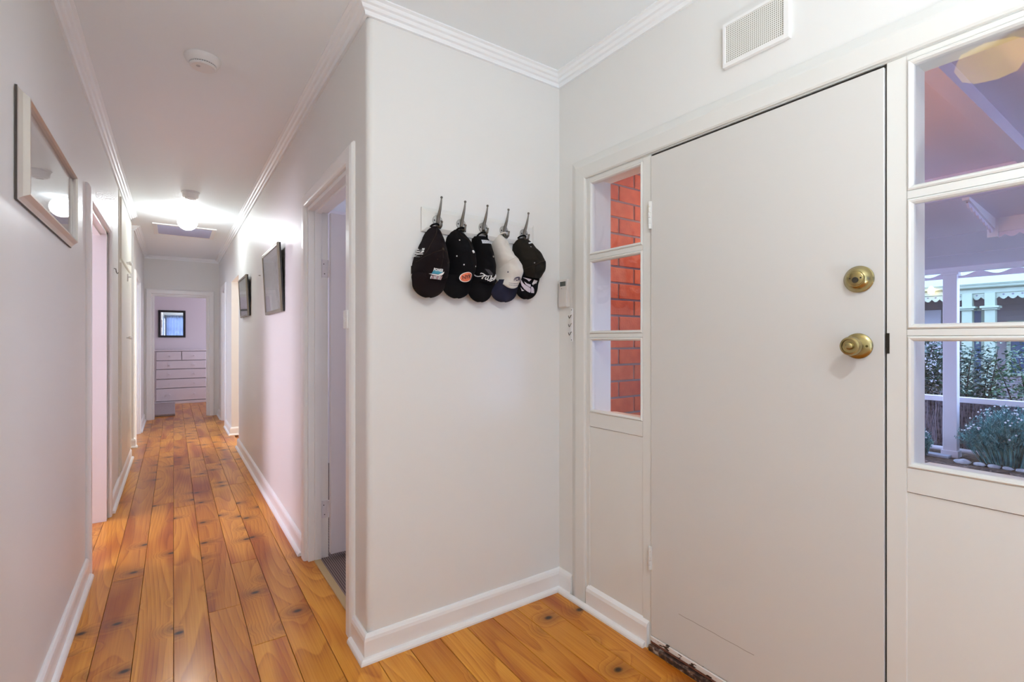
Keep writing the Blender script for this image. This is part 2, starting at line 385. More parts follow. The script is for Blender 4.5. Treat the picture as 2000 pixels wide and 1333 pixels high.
# cornice
CP = [(0, 0), (0.062, 0), (0.062, 0.005), (0.050, 0.009), (0.047, 0.016), (0.044, 0.020), (0.034, 0.023), (0.030, 0.030), (0.027, 0.034), (0.017, 0.037), (0.013, 0.046), (0.012, 0.052), (0, 0.052)]
st(sweep('trim_1', [(XD, YB), (XD, YC), (XR, YC), (XR, YE), (XL, YE), (XL, 7.25), (-1.7, 7.25)], CP, CORN, ZC, -1), 'white ribbed plaster cornice running over the caps and front door', 'cornice')
st(sweep('trim_2', [(-1.7, 6.60), (XL, 6.60), (XL, YB)], CP, CORN, ZC, -1), 'white ribbed plaster cornice above the silver framed picture', 'cornice')
# skirting with a quarter round at the toe
BP = [(0, 0), (0.018, 0), (0.018, 0.082), (0.015, 0.094), (0.009, 0.103), (0.004, 0.106), (0, 0.106)]
QP = [(0.018, 0), (0.036, 0), (0.0355, 0.008), (0.032, 0.015), (0.026, 0.020), (0.018, 0.0215)]
def skirt(name, path, label):
    b = st(sweep(name, path, BP, TRIM), label, 'skirting'); sweep('toe_moulding', path, QP, TRIM, parent=b); return b
skirt('baseboard_front', [(XD, YB), (XD, 0.03)], 'white skirting under the wall past the front door')
skirt('baseboard_entry', [(XD, 1.815), (XD, YC), (XR, YC), (XR, 2.075)], 'white skirting wrapping the wall below the caps')
skirt('baseboard_right', [(XR, 3.06), (XR, 6.57), (XR + T, 6.57)], 'long white skirting below the two small hall pictures')
skirt('baseboard_right_far', [(XR + T, 7.46), (XR, 7.46), (XR, 8.22)], 'short white skirting wrapping the pier past the plain opening')
skirt('baseboard_right_end', [(XR, 8.98), (XR, YE)], 'white skirting stub by the end doorway, opening side')
skirt('baseboard_left_end', [(XL, YE), (XL, 8.35)], 'white skirting stub by the end doorway, cupboard side')
skirt('baseboard_passage', [(XL, 7.32), (XL, 7.25), (-1.7, 7.25)], 'white skirting on the return wall of the cross passage')
skirt('baseboard_cupboard', [(-1.7, 6.60), (XL, 6.60), (XL, 4.585)], 'white skirting running beneath the linen cupboard')
skirt('baseboard_left', [(XL, 3.425), (XL, YB)], 'white skirting below the silver framed picture')
skirt('baseboard_end_room', [(2.2, 12.25), (-1.6, 12.25)], 'skirting of the end room behind the dresser')

# doorway trims in the hall
AP = [(0, 0), (0, 0.012), (0.006, 0.019), (0.014, 0.021), (0.060, 0.021), (0.074, 0.015), (0.080, 0.008), (0.080, 0)]
def doorway(name, axis, p0, p1, sgn, u0, u1, zt, label, m=TRIM, stop=True):
    """architrave on the hall side of p0, lining through to p1"""
    c = st(casing(name, axis, p0, sgn, u0, u1, zt, AP, m), label, 'architrave')
    q = lambda a, b, lo, hi: ((a, lo[0], lo[1]), (b, hi[0], hi[1])) if axis == 'x' else ((lo[0], a, lo[1]), (hi[0], b, hi[1]))
    t = 0.022
    L = [q(p0, p1, (u0, 0), (u0 + t, zt)), q(p0, p1, (u1 - t, 0), (u1, zt)), q(p0, p1, (u0 + t, zt - t), (u1 - t, zt))]
    boxes('jamb_lining', L, m, c, 0.001)
    if stop:
        a = p0 + (p1 - p0) * 0.30; b = p0 + (p1 - p0) * 0.62; d = 0.013
        L = [q(a, b, (u0 + t, 0), (u0 + t + d, zt - t)), q(a, b, (u1 - t - d, 0), (u1 - t, zt - t)), q(a, b, (u0 + t + d, zt - t - d), (u1 - t - d, zt - t))]
        boxes('door_stop', L, m, c, 0.001)
    return c
doorway('trim_3', 'x', XR, XR + T, -1, 2.155, 2.975, 2.03, 'white architrave round the bedroom doorway beside the caps')
doorway('trim_4', 'x', XL, XL - T, 1, 3.505, 4.50, 2.03, 'white architrave round the doorway past the silver framed picture')
doorway('trim_5', 'x', XL, XL - T, 1, 7.40, 8.27, 2.03, 'white architrave of the doorway past the linen cupboard')
doorway('trim_6', 'x', XR, XR + T, -1, 8.30, 8.90, 2.03, 'white architrave of the last doorway on the picture wall')
doorway('trim_7', 'y', YE, YE + T, -1, -0.285, 0.485, 2.00, 'white architrave framing the end room and its dresser')

# ------------------------------------------------------------------ front door unit
EP = [(0, 0), (0, 0.016), (0.006, 0.020), (0.058, 0.023), (0.066, 0.021), (0.096, 0.008), (0.102, 0.004), (0.102, 0)]
arch = st(casing('trim_8', 'x', XD, -1, 0.13, 1.712, 2.038, EP, FRAMEM), 'broad splayed architrave round the front door and sidelights', 'architrave')
XF = 1.618   # inner face of the frame
bm_frame = [((XF, 1.690, 0), (1.76, 1.735, 2.075)), ((XF, 0.105, 0), (1.76, 0.150, 2.075)), ((XF, 0.150, 2.034), (1.76, 1.690, 2.075))]
boxes('door_frame', bm_frame, FRAMEM, arch, 0.0015)
boxes('mullion', [((XF, 1.328, 0), (1.76, 1.372, 2.034))], FRAMEM, arch, 0.0015)
boxes('mullion', [((XF, 0.474, 0), (1.76, 0.5195, 2.034))], FRAMEM, arch, 0.0015)
PZ = [(0.941, 1.266), (1.312, 1.633), (1.683, 2.005)]
def sidelight(name, y0, y1, label):
    """glazed panel between two mullions: lower panel, rails, beads and three panes"""
    rails = [(0.895, 0.926), (1.281, 1.297), (1.648, 1.668), (2.019, 2.034)]
    w = st(box(name, (1.6215, y0, 0), (1.70, y1, 0.86), FRAMEM), label, 'window')
    box('bottom_rail', (1.6175, y0, 0.862), (1.70, y1, 0.927), FRAMEM, w, 0.0012)
    box('transom', (1.6165, y0, 1.280), (1.672, y1, 1.298), FRAMEM, w, 0.002)
    box('transom', (1.6165, y0, 1.647), (1.672, y1, 1.669), FRAMEM, w, 0.002)
    box('top_rail', (1.6175, y0, 2.019), (1.672, y1, 2.034), FRAMEM, w, 0.0012)
    for (a, b) in PZ:
        za, zb = a - 0.014, b + 0.014
        i0, i1 = y0 + 0.014, y1 - 0.014
        # rounded bead mitred round the pane
        prof = [(0, 0), (0, 0.012), (0.004, 0.019), (0.009, 0.021), (0.013, 0.018), (0.014, 0.012), (0.014, 0)]
        V, F = [], []; k = len(prof)
        for (u, z, su, sz) in ((i0, a, -1, -1), (i0, b, -1, 1), (i1, b, 1, 1), (i1, a, 1, -1)):
            for (o, p) in prof: V.append((1.634 - p, u + su * o, z + sz * o))
        for i in range(4):
            for j in range(k): F.append((i * k + j, i * k + (j + 1) % k, ((i + 1) % 4) * k + (j + 1) % k, ((i + 1) % 4) * k + j))
        mesh('glazing_bead', V, F, FRAMEM, w)
        box('pane', (1.6345, y0 + 0.001, za + 0.0005), (1.6385, y1 - 0.001, zb - 0.0005), GLASS, w)
    # sloping outer sill
    V = [(1.66, y0, 0.928), (1.66, y1, 0.928), (1.80, y1, 0.915), (1.80, y0, 0.915), (1.66, y0, 0.90), (1.66, y1, 0.90), (1.80, y1, 0.885), (1.80, y0, 0.885)]
    mesh('outer_sill', V, [(0, 1, 2, 3), (4, 5, 6, 7), (0, 1, 5, 4), (1, 2, 6, 5), (2, 3, 7, 6), (3, 0, 4, 7)], TRIM, w)
    return w
w1 = sidelight('window_1', 1.372, 1.690, 'three pane sidelight showing red brickwork outside')
w2 = sidelight('window_2', 0.150, 0.474, 'three pane sidelight looking onto the verandah and garden')
# skirting board and toe across the foot of the brick sidelight
sk = mesh('panel_skirting', *(lambda Y0, Y1: ([(x, y, z) for y in (Y0, Y1) for (x, z) in ((1.6215, 0), (1.602, 0), (1.602, 0.082), (1.606, 0.096), (1.6215, 0.108))],
    [(0, 1, 6, 5), (1, 2, 7, 6), (2, 3, 8, 7), (3, 4, 9, 8), (0, 1, 2, 3, 4), (5, 6, 7, 8, 9)]))(1.338, 1.700), TRIM, w1)
sweep('toe_moulding', [(1.620, 1.345), (1.620, 1.90)], QP, TRIM, parent=w1)

door = st(box('door_1', (1.612, 0.5235, 0.058), (1.652, 1.3245, 2.0235), DOORM, bevel=0.0015), 'plain off-white flush front door with brass knob and deadbolt', 'door')
def worn_paint():
    m = mat('worn_painted_timber', (0.6, 0.55, 0.5), 0.5)
    t, n, l, b = nt(m); tc = n.new('ShaderNodeTexCoord'); mp = N(n, 'ShaderNodeMapping'); mp.inputs['Scale'].default_value = (1, 1, 3.0)
    no = N(n, 'ShaderNodeTexNoise', Scale=26.0, Detail=3.0); r = ramp(n, [(0.57, (0.74, 0.70, 0.66)), (0.60, (0.035, 0.018, 0.012))])
    l.new(tc.outputs['Object'], mp.inputs['Vector']); l.new(mp.outputs[0], no.inputs['Vector']); l.new(no.outputs['Fac'], r.inputs['Fac']); l.new(r.outputs['Color'], b.inputs['Base Color'])
    return m
def worn_sill():
    m = mat('worn_threshold_timber', (0.1, 0.05, 0.03), 0.6)
    t, n, l, b = nt(m); tc = n.new('ShaderNodeTexCoord')
    no = N(n, 'ShaderNodeTexNoise', Scale=45.0, Detail=4.0); r = ramp(n, [(0.45, (0.035, 0.018, 0.012)), (0.58, (0.16, 0.08, 0.05)), (0.66, (0.42, 0.36, 0.30))])
    l.new(tc.outputs['Object'], no.inputs['Vector']); l.new(no.outputs['Fac'], r.inputs['Fac']); l.new(r.outputs['Color'], b.inputs['Base Color'])
    return m
box('weather_strip', (1.6085, 0.5240, 0.034), (1.640, 1.3240, 0.0555), worn_paint(), door, 0.003)
box('weather_seal', (1.610, 0.5240, 0.026), (1.638, 1.3240, 0.034), mat('brown_rubber', (0.16, 0.06, 0.04), 0.5), door)
th = st(box('trim_9', (1.597, 0.5205, -0.004), (1.70, 1.327, 0.0215), worn_sill(), bevel=0.004), 'dark worn timber threshold under the front door', 'threshold')
GAP_SHADE = mat('door_gap_shade', (0.03, 0.022, 0.018), 0.7)  # dark strips laid in the door gaps in place of their shade
box('gap_shade_strip', (1.622, 0.5193, 0.06), (1.650, 0.5237, 2.030), GAP_SHADE, door); box('gap_shade_strip', (1.622, 1.3243, 0.06), (1.650, 1.3282, 2.030), GAP_SHADE, door); box('gap_shade_strip', (1.626, 0.5195, 2.0233), (1.650, 1.328, 2.0342), GAP_SHADE, door)
# a long fine scratch across the lower door
def scratch(pts, wd=0.0011):
    V = []; F = []
    for i, (y, z) in enumerate(pts):
        V += [(1.6116, y, z - wd), (1.6116, y, z + wd)]
        if i: F.append((2 * i - 2, 2 * i - 1, 2 * i + 1, 2 * i))
    me = mesh('scratch', V, F, mat('scratched_paint', (0.36, 0.33, 0.30), 0.6), door)
    return me
scratch([(1.19 - i * 0.03, 0.205 - i * 0.0002 + random.uniform(-.001, .001)) for i in range(11)])
for z0, z1 in ((1.725, 1.838), (0.326, 0.421)):
    h = box('hinge', (1.6065, 1.3195, z0), (1.6130, 1.3345, z1), FRAMEM, door, 0.0006)
    n = 5; s = (z1 - z0) / n
    for i in range(n):
        lathe('knuckle', [(0.0001, 0), (0.0052, 0), (0.0056, s * 0.06), (0.0056, s * 0.93), (0.0052, s - 0.001), (0.0001, s - 0.001)], FRAMEM, (1.6055, 1.3265, z0 + i * s), seg=12, parent=h)
# deadbolt
db = lathe('deadbolt', [(0.0001, 0), (0.038, 0), (0.038, 0.004), (0.035, 0.007), (0.0345, 0.009), (0.027, 0.020), (0.0225, 0.023), (0.0225, 0.025), (0.0001, 0.025)], BRASS, (1.612, 0.583, 1.443), (-1, 0, 0), 40, door)
cy = lathe('lock_cylinder', [(0.0001, 0), (0.0200, 0), (0.0200, 0.0015), (0.0185, 0.0025), (0.0001, 0.0025)], BRASS, (1.587, 0.583, 1.443), (-1, 0, 0), 32, db)
lathe('keyway', [(0.0001, 0), (0.0085, 0), (0.0078, 0.002), (0.0001, 0.002)], BRASSD, (1.5847, 0.583, 1.439), (-1, 0, 0), 20, db)
for d in (-1, 1): lathe('lock_screw', [(0.0001, 0), (0.0026, 0), (0.0018, 0.0012), (0.0001, 0.0012)], BRASSD, (1.5847, 0.583 + d * 0.0135, 1.4445), (-1, 0, 0), 10, db)
# knob set
kb = lathe('door_knob', [(0.0001, 0), (0.0365, 0), (0.0365, 0.004), (0.033, 0.008), (0.026, 0.010), (0.015, 0.013), (0.0125, 0.022), (0.014, 0.030), (0.022, 0.037), (0.0265, 0.046), (0.0268, 0.054), (0.024, 0.060), (0.0195, 0.0615), (0.0185, 0.058), (0.0001, 0.058)], BRASS, (1.612, 0.585, 1.252), (-1, 0, 0), 40, door)
lathe('turn_button', [(0.0001, 0), (0.0105, 0), (0.0095, 0.009), (0.0065, 0.011), (0.0001, 0.011)], BRASS, (1.5545, 0.585, 1.252), (-1, 0, 0), 20, kb)
lathe('rose_screw', [(0.0001, 0), (0.0042, 0), (0.003, 0.003), (0.0001, 0.0032)], BRASS, (1.6035, 0.561, 1.252), (-1, 0, 0), 12, kb)
box('strike_plate', (1.6165, 0.5125, 1.232), (1.6215, 0.5205, 1.288), mat('dark_strike_metal', (0.05, 0.045, 0.04), 0.4, Metallic=1.0), arch)

# ------------------------------------------------------------------ bedroom door by the caps, linen cupboard
bd = st(box('door_2', (XR + T + 0.004, 2.912, 0.03), (XR + T + 0.80, 2.950, 2.005), LINENW, bevel=0.003), 'pale lilac flush bedroom door standing open beside the caps', 'door')
for z0, z1 in ((1.632, 1.735), (0.235, 0.335)):
    h = box('hinge', (XR + T - 0.036, 2.9495, z0), (XR + T - 0.001, 2.9535, z1), LINENW, bd, 0.0006)
    for i in range(3):
        s = (z1 - z0) / 3
        lathe('knuckle', [(0.0001, 0), (0.0065, 0), (0.0065, s - 0.0015), (0.0001, s - 0.0015)], LINENW, (XR + T + 0.002, 2.9505, z0 + i * s), seg=12, parent=h)
    for k in (0.2, 0.75): lathe('hinge_screw', [(0.0001, 0), (0.003, 0), (0.002, 0.001), (0.0001, 0.001)], DARK, (XR + T - 0.02 - 0.008 * k, 2.9495, z0 + (z1 - z0) * k), (0, -1, 0), 10, h)
carpet = mat('brown_ribbed_carpet', (0.16, 0.11, 0.09), 0.95)
t_, n_, l_, b_ = nt(carpet); tc = n_.new('ShaderNodeTexCoord'); wv = N(n_, 'ShaderNodeTexWave', Scale=28.0, Distortion=0.6); rr = ramp(n_, [(0.2, (0.09, 0.06, 0.05)), (0.8, (0.26, 0.19, 0.16))])
l_.new(tc.outputs['Object'], wv.inputs['Vector']); l_.new(wv.outputs['Fac'], rr.inputs['Fac']); l_.new(rr.outputs['Color'], b_.inputs['Base Color'])
tag(box('carpet', (XR + 0.062, 2.04, -0.021), (3.39, 5.19, 0.004), carpet), 'brown ribbed carpet in the room behind the open lilac door', 'carpet')
st(boxes('trim_10', [((XR + 0.030, 2.178, -0.02), (XR + 0.066, 2.952, 0.0065))], mat('brass_edge_strip', (0.50, 0.36, 0.17), 0.45), bevel=0.003), 'light timber edge strip between pine boards and brown carpet', 'threshold')

cup = empty('linen_cupboard', (XL, 5.9, 0.13), 'cream built-in linen cupboard with knobbed doors past the nearer doorway', 'cupboard')
parts = [boxes('face_frame', [((XL, 5.30, 0.112), (XL + 0.006, 5.345, 2.545)), ((XL, 6.505, 0.112), (XL + 0.006, 6.55, 2.545)), ((XL, 5.345, 1.935), (XL + 0.006, 6.505, 1.965)), ((XL, 5.345, 0.112), (XL + 0.006, 6.505, 0.14)), ((XL, 5.345, 2.50), (XL + 0.006, 6.505, 2.545))], CUPM)]
def cdoor(y0, y1, z0, z1, ky, kz, big):
    d = box('cupboard_door', (XL + 0.0005, y0 + 0.003, z0 + 0.002), (XL + 0.020, y1 - 0.003, z1 - 0.002), CUPM, None, 0.002)
    k = lathe('knob', [(0.0001, 0), (0.008, 0), (0.007, 0.014), (0.012, 0.02), (0.0165, 0.028), (0.015, 0.036), (0.0001, 0.039)], WHITEP, (XL + 0.02, ky, kz), (1, 0, 0), 16, d)
    adopt(cup, d)
cdoor(5.345, 5.925, 0.14, 1.935, 5.86, 1.29, 1); cdoor(5.925, 6.505, 0.14, 1.935, 5.985, 1.29, 1)
cdoor(5.345, 5.925, 1.965, 2.50, 5.87, 2.0, 0); cdoor(5.925, 6.505, 1.965, 2.50, 5.98, 2.0, 0)
adopt(cup, *parts)
lt = empty('cupboard_latch', (XL + 0.02, 5.95, 1.86), 'small white turn latch below the upper cupboard doors', 'latch')
lp = box('latch_plate', (XL + 0.020, 5.935, 1.83), (XL + 0.030, 5.965, 1.90), WHITEP, None, 0.002); lv = lathe('latch_turn', [(0.0001, 0), (0.009, 0), (0.009, 0.02), (0.0001, 0.022)], WHITEP, (XL + 0.03, 5.95, 1.875), (1, 0, 0), 14)
adopt(lt, lp, lv)
hk = empty('wall_hook', (XL, 4.93, 1.80), 'tiny metal hook on the wall before the linen cupboard', 'hook')
adopt(hk, tube('hook_wire', [(XL, 4.93, 1.83), (XL + 0.012, 4.93, 1.828), (XL + 0.016, 4.93, 1.80), (XL + 0.02, 4.93, 1.79), (XL + 0.028, 4.93, 1.80)], 0.0035, STEEL))

# ------------------------------------------------------------------ ceiling fittings
def smoke(x, y, label, slim):
    e = empty('smoke_alarm', (x, y, ZC), label, 'smoke alarm', 'smoke alarms on the hall ceiling')
    if slim:
        b = lathe('base', [(0.0001, 0), (0.076, 0), (0.076, -0.006), (0.070, -0.020), (0.058, -0.031), (0.0001, -0.031)], WHITEP, (x, y, ZC), seg=40)
        g = lathe('vent_ring', [(0.0001, 0), (0.0535, 0), (0.0535, -0.005), (0.0001, -0.005)], mat('alarm_slots_grey', (0.32, 0.32, 0.32), 0.7), (x, y, ZC - 0.031), seg=40)
        c = lathe('cover', [(0.0001, 0), (0.055, 0), (0.055, -0.004), (0.050, -0.009), (0.0001, -0.010)], WHITEP, (x, y, ZC - 0.036), seg=40)
        for i in range(36):
            a = i * math.pi / 18
            f = box('fin', (-0.001, 0.050, ZC - 0.0362), (0.001, 0.0552, ZC - 0.0308), WHITEP)
            f.data.transform(Matrix.Translation((x, y, 0)) @ Matrix.Rotation(a, 4, 'Z')); adopt(e, f)
        t = lathe('test_button', [(0.0001, 0), (0.009, 0), (0.008, -0.002), (0.0001, -0.002)], mat('alarm_button_grey', (0.5, 0.5, 0.5), 0.5), (x - 0.02, y - 0.012, ZC - 0.0458), seg=16)
        adopt(e, b, g, c, t)
    else:
        b = lathe('base', [(0.0001, 0), (0.072, 0), (0.072, -0.010), (0.064, -0.014), (0.060, -0.045), (0.050, -0.056), (0.0001, -0.056)], WHITEP, (x, y, ZC), seg=36)
        c = lathe('sensor_cap', [(0.0001, 0), (0.043, 0), (0.040, -0.008), (0.030, -0.011), (0.0001, -0.011)], WHITEP, (x, y, ZC - 0.056), seg=30)
        t = box('slot', (x - 0.022, y - 0.008, ZC - 0.0685), (x + 0.022, y + 0.004, ZC - 0.066), mat('alarm_slots_grey', (0.32, 0.32, 0.32), 0.7))
        adopt(e, b, c, t)
smoke(0.115, 2.74, 'slim round white smoke alarm nearest the entry ceiling', True)
smoke(0.126, 5.28, 'taller white smoke alarm just before the lit globe', False)
gx, gy, gz = 0.120, 6.17, 2.512
lamp = empty('globe_light', (gx, gy, ZC), 'lit white glass globe lamp on the hall ceiling', 'ceiling light')
g0 = lathe('gallery', [(0.0001, 0), (0.062, 0), (0.062, -0.010), (0.050, -0.014), (0.048, -0.026), (0.0001, -0.026)], WHITEP, (gx, gy, ZC), seg=32)
prof = [(0.0001, -0.088)] + [(0.090 * math.sin(a), -0.088 * math.cos(a)) for a in [math.pi * i / 18 for i in range(1, 16)]]
g1 = lathe('globe', prof, emit('lit_opal_glass', (0.91, 0.97, 1.0), 66.0), (gx, gy, gz), seg=36)
adopt(lamp, g0, g1)
# return air grille
va = empty('ceiling_vent', (0.115, 7.22, ZC), 'rectangular return air grille with bluish louvres behind the globe', 'air vent')
vf = boxes('frame', [((-0.20, 6.89, ZC - 0.012), (-0.155, 7.57, ZC)), ((0.385, 6.89, ZC - 0.012), (0.43, 7.57, ZC)), ((-0.155, 6.89, ZC - 0.012), (0.385, 6.93, ZC)), ((-0.155, 7.53, ZC - 0.012), (0.385, 7.57, ZC))], TRIM, None, 0.001)
vb = box('filter', (-0.155, 6.93, ZC - 0.002), (0.385, 7.53, ZC), mat('blue_filter', (0.14, 0.16, 0.34), 0.8))
adopt(va, vf, vb)
vm = mat('louvre_blue_grey', (0.40, 0.41, 0.58), 0.5)
for i in range(20):
    y = 6.945 + i * 0.029
    s = mesh('louvre', [(-0.155, y, ZC - 0.003), (0.385, y, ZC - 0.003), (0.385, y + 0.010, ZC - 0.011), (-0.155, y + 0.010, ZC - 0.011), (-0.155, y + 0.002, ZC - 0.002), (0.385, y + 0.002, ZC - 0.002), (0.385, y + 0.012, ZC - 0.010), (-0.155, y + 0.012, ZC - 0.010)],
             [(0, 1, 2, 3), (4, 5, 6, 7), (0, 1, 5, 4), (2, 3, 7, 6), (1, 2, 6, 5), (3, 0, 4, 7)], vm); adopt(va, s)
# octagonal entry light, seen as a reflection in the top verandah pane
OX, OY = 0.313, 0.565
ol = empty('octagonal_light', (OX, OY, ZC), 'octagonal amber glass entry light mirrored in the top verandah pane', 'ceiling light')
ob = lathe('backplate', [(0.0001, 0), (0.060, 0), (0.055, -0.012), (0.0001, -0.014)], BRASS, (OX, OY, ZC), seg=8, smooth=False)
og = lathe('shade', [(0.0001, 0), (0.118, 0), (0.126, -0.030), (0.098, -0.088), (0.0001, -0.092)], emit('lit_amber_glass', (1.0, 0.72, 0.12), 3.6), (OX, OY, ZC - 0.070), seg=8, smooth=False)
os_ = lathe('stem', [(0.0001, 0), (0.014, 0), (0.014, -0.07), (0.0001, -0.07)], BRASS, (OX, OY, ZC), seg=16)
adopt(ol, ob, og, os_)

# unseen opal dome added at the living end to throw the shadows of the caps
DXL, DYL = 0.42, -0.30
dl = empty('dome_fill_light', (DXL, DYL, ZC), 'unseen opal dome light added at the living end of the entry ceiling', 'ceiling light')
d1 = lathe('rim', [(0.0001, 0), (0.105, 0), (0.105, -0.016), (0.0001, -0.016)], WHITEP, (DXL, DYL, ZC)); d2 = lathe('dome', [(0.0001, 0), (0.088, 0), (0.084, -0.026), (0.068, -0.050), (0.04, -0.066), (0.0001, -0.072)], emit('lit_opal_dome', (0.93, 0.97, 1.0), 178.0), (DXL, DYL, ZC - 0.016), seg=24)
adopt(dl, d1, d2)
# unseen uplighter added in the living end to brighten ceiling and walls
LX, LY, LZ = 0.80, -1.0, 0.62
tl = empty('fill_uplighter', (LX, LY, 0), 'unseen short uplighter added in the living end to brighten the entry', 'floor lamp')
t1 = lathe('base', [(0.0001, 0), (0.14, 0), (0.14, 0.012), (0.02, 0.03), (0.0001, 0.03)], WHITEP, (LX, LY, 0)); t2 = tube('pole', [(LX, LY, 0.02), (LX, LY, LZ - 0.05)], 0.012, WHITEP)
t3 = lathe('bowl', [(0.0001, -0.06), (0.03, -0.06), (0.13, -0.03), (0.165, 0.02), (0.170, 0.085), (0.164, 0.085), (0.158, 0.02), (0.12, -0.014), (0.0001, -0.02)], WHITEP, (LX, LY, LZ)); t4 = lathe('bulb_disc', [(0.0001, 0), (0.115, 0), (0.115, 0.004), (0.0001, 0.004)], emit('lit_uplight', (0.84, 0.95, 1.0), 365.0), (LX, LY, LZ))
adopt(tl, t1, t2, t3, t4)

# ------------------------------------------------------------------ wall fittings
# perforated vent
vp = empty('wall_vent', (XD, 0.89, 2.31), 'white perforated ventilator plate high above the front door', 'vent')
perf = mat('perforated_plate', (0.78, 0.77, 0.73), 0.4)
t_, n_, l_, b_ = nt(perf); tc = n_.new('ShaderNodeTexCoord'); mp = N(n_, 'ShaderNodeMapping'); mp.inputs['Scale'].default_value = (0, 150, 150)
fr_ = N(n_, 'ShaderNodeVectorMath', operation='FRACTION'); sb = N(n_, 'ShaderNodeVectorMath', operation='SUBTRACT'); sb.inputs[1].default_value = (0, 0.5, 0.5)
ln = N(n_, 'ShaderNodeVectorMath', operation='LENGTH'); rr = ramp(n_, [(0.27, (0.20, 0.19, 0.15)), (0.33, (0.80, 0.79, 0.75))])
l_.new(tc.outputs['Object'], mp.inputs['Vector']); l_.new(mp.outputs[0], fr_.inputs[0]); l_.new(fr_.outputs[0], sb.inputs[0]); l_.new(sb.outputs[0], ln.inputs[0]); l_.new(ln.outputs['Value'], rr.inputs['Fac']); l_.new(rr.outputs['Color'], b_.inputs['Base Color'])
y0, y1, z0, z1 = 0.777, 1.003, 2.237, 2.392
v1 = boxes('rim', [((XD - 0.016, y0, z0), (XD, y0 + 0.016, z1)), ((XD - 0.016, y1 - 0.008, z0), (XD, y1, z1)), ((XD - 0.016, y0 + 0.016, z0), (XD, y1 - 0.008, z0 + 0.014)), ((XD - 0.016, y0 + 0.016, z1 - 0.010), (XD, y1 - 0.008, z1))], TRIM)
v2 = box('perforated_face', (XD - 0.012, y0 + 0.014, z0 + 0.012), (XD - 0.002, y1 - 0.006, z1 - 0.008), perf)
adopt(vp, v1, v2)
# alarm keypad
kp = empty('alarm_keypad', (XD, 1.867, 1.50), 'small beige alarm keypad with grey display beside the architrave', 'keypad')
KP = mat('keypad_beige', (0.66, 0.62, 0.58), 0.4)
k1 = box('case', (XD - 0.022, 1.836, 1.432), (XD, 1.899, 1.573), KP, None, 0.004, 3)
k2 = box('display', (XD - 0.0235, 1.846, 1.538), (XD - 0.0215, 1.887, 1.561), mat('display_grey', (0.10, 0.12, 0.11), 0.25))
k3 = box('flap', (XD - 0.0255, 1.840, 1.436), (XD - 0.0215, 1.895, 1.520), KP, None, 0.0015)
k4 = lathe('indicator', [(0.0001, 0), (0.002, 0), (0.0015, 0.001), (0.0001, 0.001)], DARK, (XD - 0.022, 1.876, 1.5265), (-1, 0, 0), 10)
adopt(kp, k1, k2, k3, k4)
# key hooks on the architrave
ks = empty('key_hook_strip', (1.603, 1.800, 1.343), 'narrow white strip with three key hooks on the door architrave', 'key rack')
hp = box('strip', (1.6015, 1.793, 1.262), (1.6065, 1.807, 1.424), TRIM, None, 0.001); adopt(ks, hp)
for z in (1.385, 1.343, 1.302):
    pts = [(1.602, 1.800, z + 0.006), (1.596, 1.800, z + 0.004), (1.592, 1.800, z - 0.006), (1.587, 1.800, z - 0.010), (1.583, 1.800, z - 0.004), (1.582, 1.800, z + 0.003)]
    adopt(ks, tube('key_hook', pts, 0.0018, STEEL, None, 8))
for z in (1.416, 1.269): adopt(ks, lathe('screw', [(0.0001, 0), (0.0026, 0), (0.002, 0.001), (0.0001, 0.001)], DARK, (1.6015, 1.800, z), (-1, 0, 0), 10))
# architrave switch
sw = empty('light_switch', (0.611, 2.125, 1.357), 'narrow white light switch on the bedroom door architrave', 'light switch')
s1 = box('plate', (0.602, 2.098, 1.318), (0.611, 2.150, 1.396), WHITEP, None, 0.002); s2 = box('rocker', (0.598, 2.118, 1.345), (0.603, 2.130, 1.366), WHITEP, None, 0.001)
adopt(sw, s1, s2)

# ------------------------------------------------------------------ pictures
def art(name, c1, c2, c3, scale):
    m = mat(name, c1, 0.7); t, n, l, b = nt(m); tc = n.new('ShaderNodeTexCoord')
    mp = N(n, 'ShaderNodeMapping'); mp.inputs['Scale'].default_value = (1, 0.6, 1.4)
    no = N(n, 'ShaderNodeTexNoise', Scale=scale, Detail=6.0, Roughness=0.6); r = ramp(n, [(0.30, c1), (0.52, c2), (0.72, c3)])
    l.new(tc.outputs['Object'], mp.inputs['Vector']); l.new(mp.outputs[0], no.inputs['Vector']); l.new(no.outputs['Fac'], r.inputs['Fac']); l.new(r.outputs['Color'], b.inputs['Base Color'])
    return m
def framed(name, label, W_, H_, prof, fm, artm, mount, mw, back=None):
    """picture lying in its own x (width) z (height) plane, facing -y, origin at its centre back"""
    e = empty(name, (0, 0, 0), label, 'picture')
    w = max(p[0] for p in prof); i0, i1, j0, j1 = -W_ / 2 + w, W_ / 2 - w, -H_ / 2 + w, H_ / 2 - w
    V, F = [], []; k = len(prof)
    for (u, z, su, sz) in ((i0, j0, -1, -1), (i0, j1, -1, 1), (i1, j1, 1, 1), (i1, j0, 1, -1)):
        for (o, p) in prof: V.append((u + su * o, -p, z + sz * o))
    for i in range(4):
        for j in range(k): F.append((i * k + j, i * k + (j + 1) % k, ((i + 1) % 4) * k + (j + 1) % k, ((i + 1) % 4) * k + j))
    mesh('frame', V, F, fm, e)
    if back: box('backing', (-W_ / 2 + 0.001, -0.016, -H_ / 2 + 0.001), (W_ / 2 - 0.001, -0.001, H_ / 2 - 0.001), back, e)
    d = 0.010 if not back else 0.0175
    if mw: box('mount', (i0, -d, j0), (i1, -d + 0.003, j1), mount, e)
    box('print', (i0 + mw, -d - 0.0006, j0 + mw), (i1 - mw, -d, j1 - mw), artm, e)
    box('glass', (i0 - 0.001, -d - 0.005, j0 - 0.001), (i1 + 0.001, -d - 0.003, j1 + 0.001), GLASS, e)
    return e
